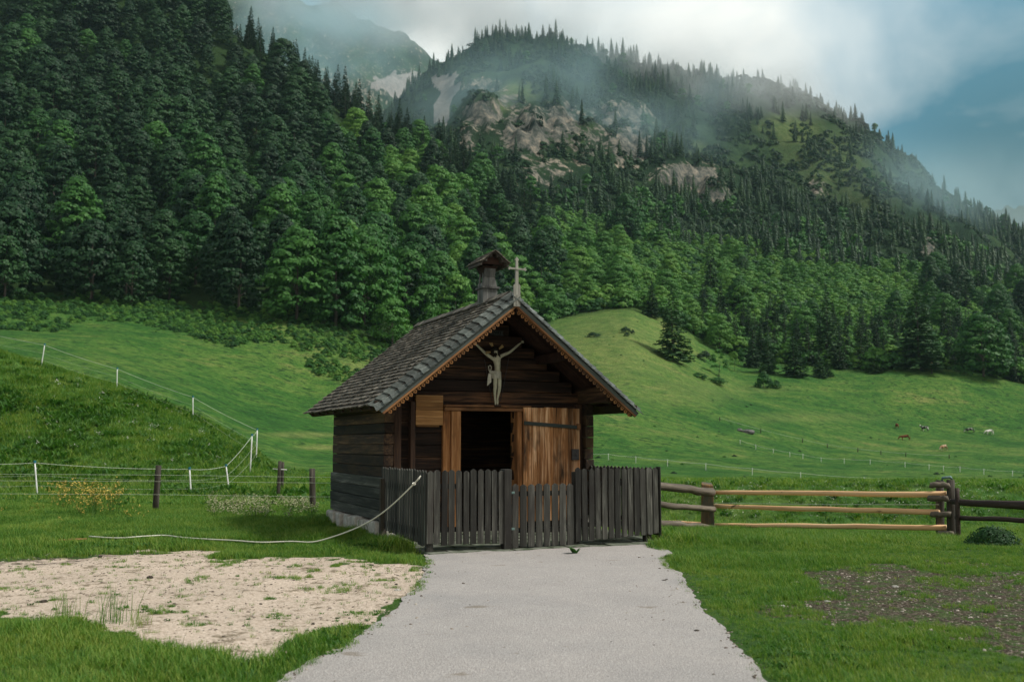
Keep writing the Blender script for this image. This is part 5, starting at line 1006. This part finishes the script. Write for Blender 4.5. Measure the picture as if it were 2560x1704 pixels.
print('MT', n); scatter('mountain_forest', 'dark conifers covering the misty mountainside', 'forest', np.stack([Xs, Ys, Zs-.5], 1), rz_(n), NR.uniform(.4, 1.0, n)+.45*vn(Xs/30, Ys/30, 8), SC, ixm)
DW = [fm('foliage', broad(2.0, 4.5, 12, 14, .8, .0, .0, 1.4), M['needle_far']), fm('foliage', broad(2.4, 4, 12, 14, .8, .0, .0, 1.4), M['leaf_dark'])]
def dwarf(X, Y): Z = H(X, Y, False); px, py = proj(X, Y, Z); return (px > 820) & (px < 2400) & (py > 60) & (fbm(X/24, Y/24, 3, 44)+.25*(NR.uniform(size=X.shape)-.5) > .51+.20*rockmask(px, py)) & ~((((px-1020)/40)**2+((py-230)/60)**2) < 1)
Xs, Ys = poisson((-300, 560), (515, 1010), 5.2, dwarf); shrubs('mountain_scrub', 'dark dwarf bushes dotted over the rocky mountainside', Xs, Ys, .7, 1.9, DW); print('DW', len(Xs))
# ---------------------------------------------------------------- grass and flowers
def tuft(nb_, h, wd, spread, bend, seg=3, leafy=False):
    V = []; Fc = []; A = []
    for i in range(nb_):
        a = NR.uniform(0, 6.28); r = spread*math.sqrt(NR.uniform()); x, y = r*math.cos(NR.uniform(0, 6.28)), r*math.sin(NR.uniform(0, 6.28)); hh = h*NR.uniform(.5, 1.1); bd = bend*NR.uniform(.3, 1.3)*hh; ww = wd*NR.uniform(.7, 1.3); c, s = math.cos(a), math.sin(a); o = len(V); v_ = NR.uniform()
        for k in range(seg+1):
            t = k/seg; q = (1-t**1.6)*.5*ww if not leafy else ww*.5*math.sin(math.pi*(.12+.86*t)); z = hh*(t-.25*bend*t*t) if not leafy else hh*math.sin(t*1.5)*.9; d = bd*t*t if not leafy else hh*.9*t
            V += [(x+c*d-s*q, y+s*d+c*q, z), (x+c*d+s*q, y+s*d-c*q, z)]; A += [v_, v_]
        for k in range(seg): Fc.append([o+2*k, o+2*k+1, o+2*k+3, o+2*k+2])
    return np.array(V), np.array(Fc), np.array(A)
T = [fm('tuft', tuft(18, .11, .0075, .075, .6), M['grass']), fm('tuft', tuft(16, .15, .008, .075, .7), M['grass']), fm('tuft', tuft(20, .08, .007, .08, .5), M['grass']), fm('tuft', tuft(16, .07, .022, .07, .6, 3, True), M['grass_dark'])]
TB = [fm('tuft', tuft(26, .24, .022, .28, .8), M['grass']), fm('tuft', tuft(22, .32, .02, .28, .9), M['grass']), fm('tuft', tuft(22, .22, .08, .25, .6, 3, True), M['grass_dark']), fm('tuft', tuft(26, .20, .05, .28, .6, 3, True), M['grass_dark'])]
def in_yard(X, Y, m=0): a, b_ = tolocal(X, Y); return (a > -.08-m) & (a < 4.05+m) & (b_ > -.22-m) & (b_ < 6.1)
def on_path(X, Y, m=0): return (X > path_x(Y, -1)-m) & (X < path_x(Y, 1)+m) & ((Y < 14.5) | (tolocal(X, Y)[1] < -.15)) & (Y < 16.4)
def field(n, y0, y1, side=.60):
    Y = np.sqrt(NR.uniform(y0*y0, y1*y1, n)); X = NR.uniform(-side, side, n)*Y; return X, Y
X, Y = field(230000, 5.6, 31); Z = H(X, Y); s, md, m2 = zones(X, Y, Z); px, py = proj(X, Y, Z)
s2 = sum(np.maximum(*zones(X+a_, Y+b_, Z)[:2]) for a_, b_ in ((.25, 0), (-.25, 0), (0, .4), (0, -.4), (.5, .3), (-.5, -.3)))/6; pathd = np.minimum(np.abs(X-path_x(Y, -1)), np.abs(X-path_x(Y, 1)))/.3; soft = np.minimum(1-s2, np.where(Y < 15, pathd, 1))
u = NR.uniform(size=len(X)); pn = fbm(X*.8, Y*.8, 3, 61); spark = vn(X*3.2, Y*3.2, 62)
keep = ~in_yard(X, Y) & ~on_path(X, Y, -.07)
dn = np.where(s > 0, np.where(spark > .77, .42, .02), np.where(md > 0, np.where(fbm(X*1.6, Y*1.6, 3, 63) > .53, .45, .02), np.where(m2 > 0, .28, 1.0)))*np.clip(31/np.maximum(Y, 14)-.1, .3, 1.5)
dn = dn*np.where((s+md) > 0, 1+2.5*(1-s2), np.clip(soft*1.4+.35, 0, 1)); keep &= u < dn
size = .40+.75*sst(pn, .25, .75); size = size*np.clip(.35+.9*soft, .45, 1); size = np.where(s > 0, .30+.25*pn, size); size = np.where(md > 0, .5, size); size = np.where((py > 1395) & (px < 720), size*1.0, size)
size = np.where(Y > 15.2, size*1.3, size); size = np.where((py > 1180) & (py < 1290) & (px < 960), size*.9, size)
wall = in_yard(X, Y, .28); size = np.where(wall & ~on_path(X, Y, .3), size*1.5, size)
nr = (Y > 14) & (Y < 18.5) & (X < -1); dr = np.full(len(X), 9.); dr[nr] = np.sqrt(((X[nr][:, None]-ROPE[None, :, 0])/1.0)**2+((Y[nr][:, None]-ROPE[None, :, 1]+.18)/1.0)**2).min(1); size = np.where(dr < .26, size*.42, size)
k = np.where(keep)[0]; rnd = NR.uniform(size=len(k)); wp = vn(X[k]*.5, Y[k]*.5, 64)
ix = np.where(rnd < .03+.25*(wp > .74), 3, np.where(rnd < .55, 0, np.where(rnd < .8, 1, 2))); print('GRASS', len(k))
scatter('grass', 'fresh green grass growing round the chapel, path and bare patches', 'grass', np.stack([X[k], Y[k], Z[k]-.008], 1), rz_(len(k), .12), size[k], T, ix)
X, Y = field(46000, 28, 72); Z = H(X, Y); px, py = proj(X, Y, Z); mound = (px < 700) & (Y > 36); dn = np.where(mound, 1.0, .55*(1-sst(Y, 45, 72)))*np.clip(50/Y, .4, 1.4); k = np.where(NR.uniform(size=len(X)) < dn)[0]; ms = mound[k]; wp = fbm(X[k]*.35, Y[k]*.35, 3, 66)
sz = np.where(ms, .75+wp*.8, .65+.5*wp); ix = np.where(NR.uniform(size=len(k)) < np.where(ms, .06+.35*(wp > .58), .10), 2+NR.integers(0, 2, len(k)), NR.integers(0, 2, len(k)))
scatter('meadow_grass', 'rough tufted grass and weeds on the mound and near meadow', 'grass', np.stack([X[k], Y[k], Z[k]-.02], 1), rz_(len(k), .15), sz, TB, ix); print('GRASS2', len(k))
# flowers
def flower(stem, nh, r, mat_i, spread=.12):
    b = MB()
    for i in range(nh):
        x, y = R_.uniform(-spread, spread), R_.uniform(-spread, spread); h = stem*R_.uniform(.7, 1.1); b.tube([(x*.4, y*.4, 0), (x*.8, y*.8, h*.6), (x, y, h)], .003, 3, .5, 0); n0 = len(b.f)
        for q in range(5): p = Vector((x+R_.uniform(-r, r)*1.4, y+R_.uniform(-r, r)*1.4, h+R_.uniform(-r, r)*1.8)); a = R_.uniform(0, 6.28); d = Vector((math.cos(a), math.sin(a), R_.uniform(-.4, .4)))*r; e = Vector((-math.sin(a), math.cos(a), R_.uniform(-.6, .6)))*r; b.add([p-d, p-e, p+d, p+e], [(0, 1, 2, 3)], R_.random(), 1)
    me = bpy.data.meshes.new('flower'); me.from_pydata(b.v, [], b.f); me.materials.append(M['grass']); me.materials.append(mat_i); me.polygons.foreach_set('material_index', b.m); return me
def flowers(name, label, area, n, tm, s0, s1, dz=0, yr=(8, 60)):
    out_ = []
    x0, x1, y0_, y1_, (a0, a1) = area
    for _ in range(n):
        q = 0
        while True:
            x, y = R_.uniform(x0, x1), R_.gauss((y0_+y1_)/2, (y1_-y0_)/3.4); q += 1
            if y0_ <= y <= y1_ and (len(area) < 6 or True): break
        out_.append(gp_fast(x, y, a0, a1))
    P = np.array([o_ for o_ in out_ if o_ is not None]); return scatter(name, label, 'flowers', P, rz_(len(P), .1), NR.uniform(s0, s1, len(P)), tm, NR.integers(0, len(tm), len(P)))
def gp_fast(px, py, y0, y1):
    tx, tz = ray(px, py); Yv = np.linspace(y0, y1, 160); g = H(tx*Yv, Yv); r = EYE+tz*Yv; k = np.argmax(g >= r); return (tx*Yv[k], Yv[k], g[k]) if g[k] >= r[k] else None
YF = [flower(.62, 9, .020, M['ylw'], .28), flower(.5, 9, .019, M['ylw'], .18)]; WFm = [flower(.30, 4, .028, M['petal'], .16), flower(.36, 3, .032, M['petal'], .2)]; CF = [flower(.26, 8, .018, M['cream'], .14)]
flowers('yellow_flowers', 'clump of tall orange-yellow wildflowers between the fence posts at the left', (120, 275, 1130, 1192, (18, 36)), 70, YF, .6, 1.15)
flowers('yellow_flower_sprigs', 'scattered small yellow flowers in the grass at the far left', (0, 320, 1120, 1215, (18, 34)), 45, YF, .35, .6)
flowers('white_flowers', 'white flower heads dotted over the grassy mound', (60, 600, 880, 1100, (36, 60)), 110, WFm, .35, .8)
flowers('seed_grass', 'strip of pale seeding grass left of the lone wooden post', (480, 716, 1130, 1200, (19, 36)), 230, CF, .5, 1.1)
flowers('daisies', 'tiny white daisies sprinkled in the pasture behind the gate', (1400, 2300, 1085, 1215, (18, 90)), 260, [flower(.12, 3, .012, M['petal'], .2)], .7, 1.3)
flowers('clover_flowers', 'small white flowers beside the corner of the picket fence', (830, 960, 1195, 1250, (14.5, 18)), 80, [flower(.28, 3, .010, M['petal'], .10)], .6, 1.2)
# loose pebbles
PB = []
for q in range(3):
    b = MB(); blob(b, (0, 0, 0), (1, .75, .5), 6, 4); b.v = [(x*R_.uniform(.8, 1.2), y*R_.uniform(.8, 1.2), z) for x, y, z in b.v]; me = bpy.data.meshes.new('pebble'); me.from_pydata(b.v, [], b.f); me.materials.append(M['pebble']); PB.append(me)
X, Y = field(60000, 5.6, 19); Z = H(X, Y); s_, md, m2 = zones(X, Y, Z); ed = np.minimum(np.abs(X-path_x(Y, -1)), np.abs(X-path_x(Y, 1))); u = NR.uniform(size=len(X)); op = on_path(X, Y, 0)
pr_ = np.where(md > 0, .55, np.where(s_ > 0, .22, np.where(m2 > 0, .30, np.where(op, .02, 0))))+.5*np.exp(-(ed/.07)**2)*(Y < 14.6); k = np.where((u < pr_) & ~in_yard(X, Y))[0]; print('PEB', len(k))
zz = Z[k]+np.where(op[k], .018, .0); scatter('loose_pebbles', 'loose small pebbles on the bare patches and along the path edges', 'pebbles', np.stack([X[k], Y[k], zz], 1), rz_(len(k), .2), NR.uniform(.004, .013, len(k))*NR.choice([1, 1, 1, 1.8], len(k)), PB, NR.integers(0, 3, len(k)))
# broad-leaved weeds one can single out
def rosette(px, py, s, label, nl=9, mat=None):
    p = gp(px, py); V, Fc, A = tuft(nl, .20, .13, .02, .5, 5, True); root = empty('broadleaf_weed', p); tag(root, label, 'plant'); root.scale = (s, s, s); o = bpy.data.objects.new('leaves', npmesh('leaves', V, Fc, [mat or M['dockleaf']], {'v': A})); link(o); o.parent = root
rosette(1323, 1276, .6, 'bright broad-leaved weed growing at the foot of the gate', 10); rosette(940, 1246, .9, 'broad-leaved weed below the left corner of the picket fence', 9); rosette(430, 1255, .8, 'dark weedy rosette in the grass along the rope', 12, M['grass_dark'])
rosette(1605, 1215, 1.2, 'leafy weed hiding the lowest rail of the pole fence', 12, M['grass_dark'])
TW = fm('tuft', tuft(44, .36, .006, .15, .5), M['grass'])
for px, py, s, lb in ((150, 1425, .9, 'tall wispy grass clump at the edge of the sand, left of its twin'), (262, 1432, 1.1, 'tallest wispy grass clump at the edge of the sand'), (318, 1440, .6, 'short wispy grass clump right of the tallest one')):
    p = gp(px, py); o = bpy.data.objects.new('grass_clump', TW); link(o); o.location = p; o.scale = (s, s, s); tag(o, lb, 'grass clump')
# ---------------------------------------------------------------- air
def volmat(name, col_, dens, an=.0, noise=None):
    m = bpy.data.materials.new(name); m.use_nodes = True; t = m.node_tree; t.nodes.clear(); o_ = t.nodes.new('ShaderNodeOutputMaterial'); v = t.nodes.new('ShaderNodeVolumePrincipled'); v.inputs['Color'].default_value = (*col_, 1); v.inputs['Density'].default_value = dens; v.inputs['Anisotropy'].default_value = an; t.links.new(v.outputs[0], o_.inputs['Volume']); return m
b = MB(); b.box(-2600, 2600, -60, 2750, -45, 1500); hzb = b.build('haze', volmat('haze_air', (.62, .90, 1.0), .00005)); tag(hzb, 'thin blue haze in the valley air', 'haze', None, 'stuff')

def mistmat(name, col_, dens):
    m = bpy.data.materials.new(name); m.use_nodes = True; t = m.node_tree; t.nodes.clear(); n = t.nodes.new; l = t.links.new
    o_ = n('ShaderNodeOutputMaterial'); v = n('ShaderNodeVolumePrincipled'); v.inputs['Color'].default_value = (*col_, 1); v.inputs['Anisotropy'].default_value = .2
    tc_ = n('ShaderNodeTexCoord'); d = n('ShaderNodeVectorMath'); d.operation = 'DISTANCE'; l(tc_.outputs['Generated'], d.inputs[0]); d.inputs[1].default_value = (.5, .5, .5)
    r = n('ShaderNodeMapRange'); r.interpolation_type = 'SMOOTHSTEP'; l(d.outputs['Value'], r.inputs[0]); r.inputs[1].default_value = .08; r.inputs[2].default_value = .47; r.inputs[3].default_value = 1; r.inputs[4].default_value = 0
    g = n('ShaderNodeNewGeometry'); ns = n('ShaderNodeTexNoise'); ns.inputs['Scale'].default_value = .013; ns.inputs['Detail'].default_value = 4; ns.inputs['Distortion'].default_value = .4; l(g.outputs['Position'], ns.inputs['Vector'])
    q = n('ShaderNodeMapRange'); l(ns.outputs[0], q.inputs[0]); q.inputs[1].default_value = .36; q.inputs[2].default_value = .66; q.inputs[3].default_value = .0; q.inputs[4].default_value = dens*2
    mu = n('ShaderNodeMath'); mu.operation = 'MULTIPLY'; l(r.outputs[0], mu.inputs[0]); l(q.outputs[0], mu.inputs[1]); l(mu.outputs[0], v.inputs['Density']); l(v.outputs[0], o_.inputs['Volume']); return m
MV = mistmat('mist_air', (.93, .98, 1.0), .0110); MV2 = mistmat('mist_air_thin', (.62, .80, .84), .0045); MV3 = mistmat('mist_air_blue', (.62, .90, .98), .0042)
def mist(px, py, Y, rx, ry, rz, mat, label, seed):
    c = at_px(px, py, Y); k = Y/2302; n, m_ = 24, 14; b = MB(); V = []
    for i in range(m_+1):
        for q in range(n): th, ph = 2*math.pi*q/n, math.pi*i/m_; V.append((math.sin(ph)*math.cos(th)*rx*k, math.sin(ph)*math.sin(th)*ry, math.cos(ph)*rz*k))
    b.add(V, [(i*n+q, i*n+(q+1) % n, (i+1)*n+(q+1) % n, (i+1)*n+q) for i in range(m_) for q in range(n)]); return tag(b.build('mist', mat, None, smooth=True, loc=c), label, 'mist', None, 'stuff')
mist(820, -40, 1700, 420, 300, 150, MV, 'bright mist hiding the top of the far mountain', 1); mist(760, 90, 1350, 330, 200, 170, MV3, 'blue mist drifting before the far rock face', 2); mist(1130, 60, 1250, 270, 160, 120, MV, 'white mist behind the shoulder of the main mountain', 3)
mist(1270, 60, 1000, 330, 110, 130, MV, 'mist clinging to the top of the main mountain', 4); mist(1610, 170, 960, 420, 120, 150, MV, 'mist tearing across the wooded ridge', 5); mist(1700, 240, 900, 260, 80, 130, MV, 'wisp of mist hanging on the right shoulder', 6)
mist(2270, 540, 1080, 480, 220, 260, MV2, 'grey mist filling the gap at the right of the mountain', 7); mist(2050, 450, 820, 380, 90, 200, MV3, 'faint mist over the lower right mountainside', 8); mist(1860, 250, 960, 260, 80, 110, MV, 'mist drifting over the right end of the ridge', 10); mist(1300, 260, 780, 620, 120, 260, MV3, 'thin teal mist over the rock face', 9)
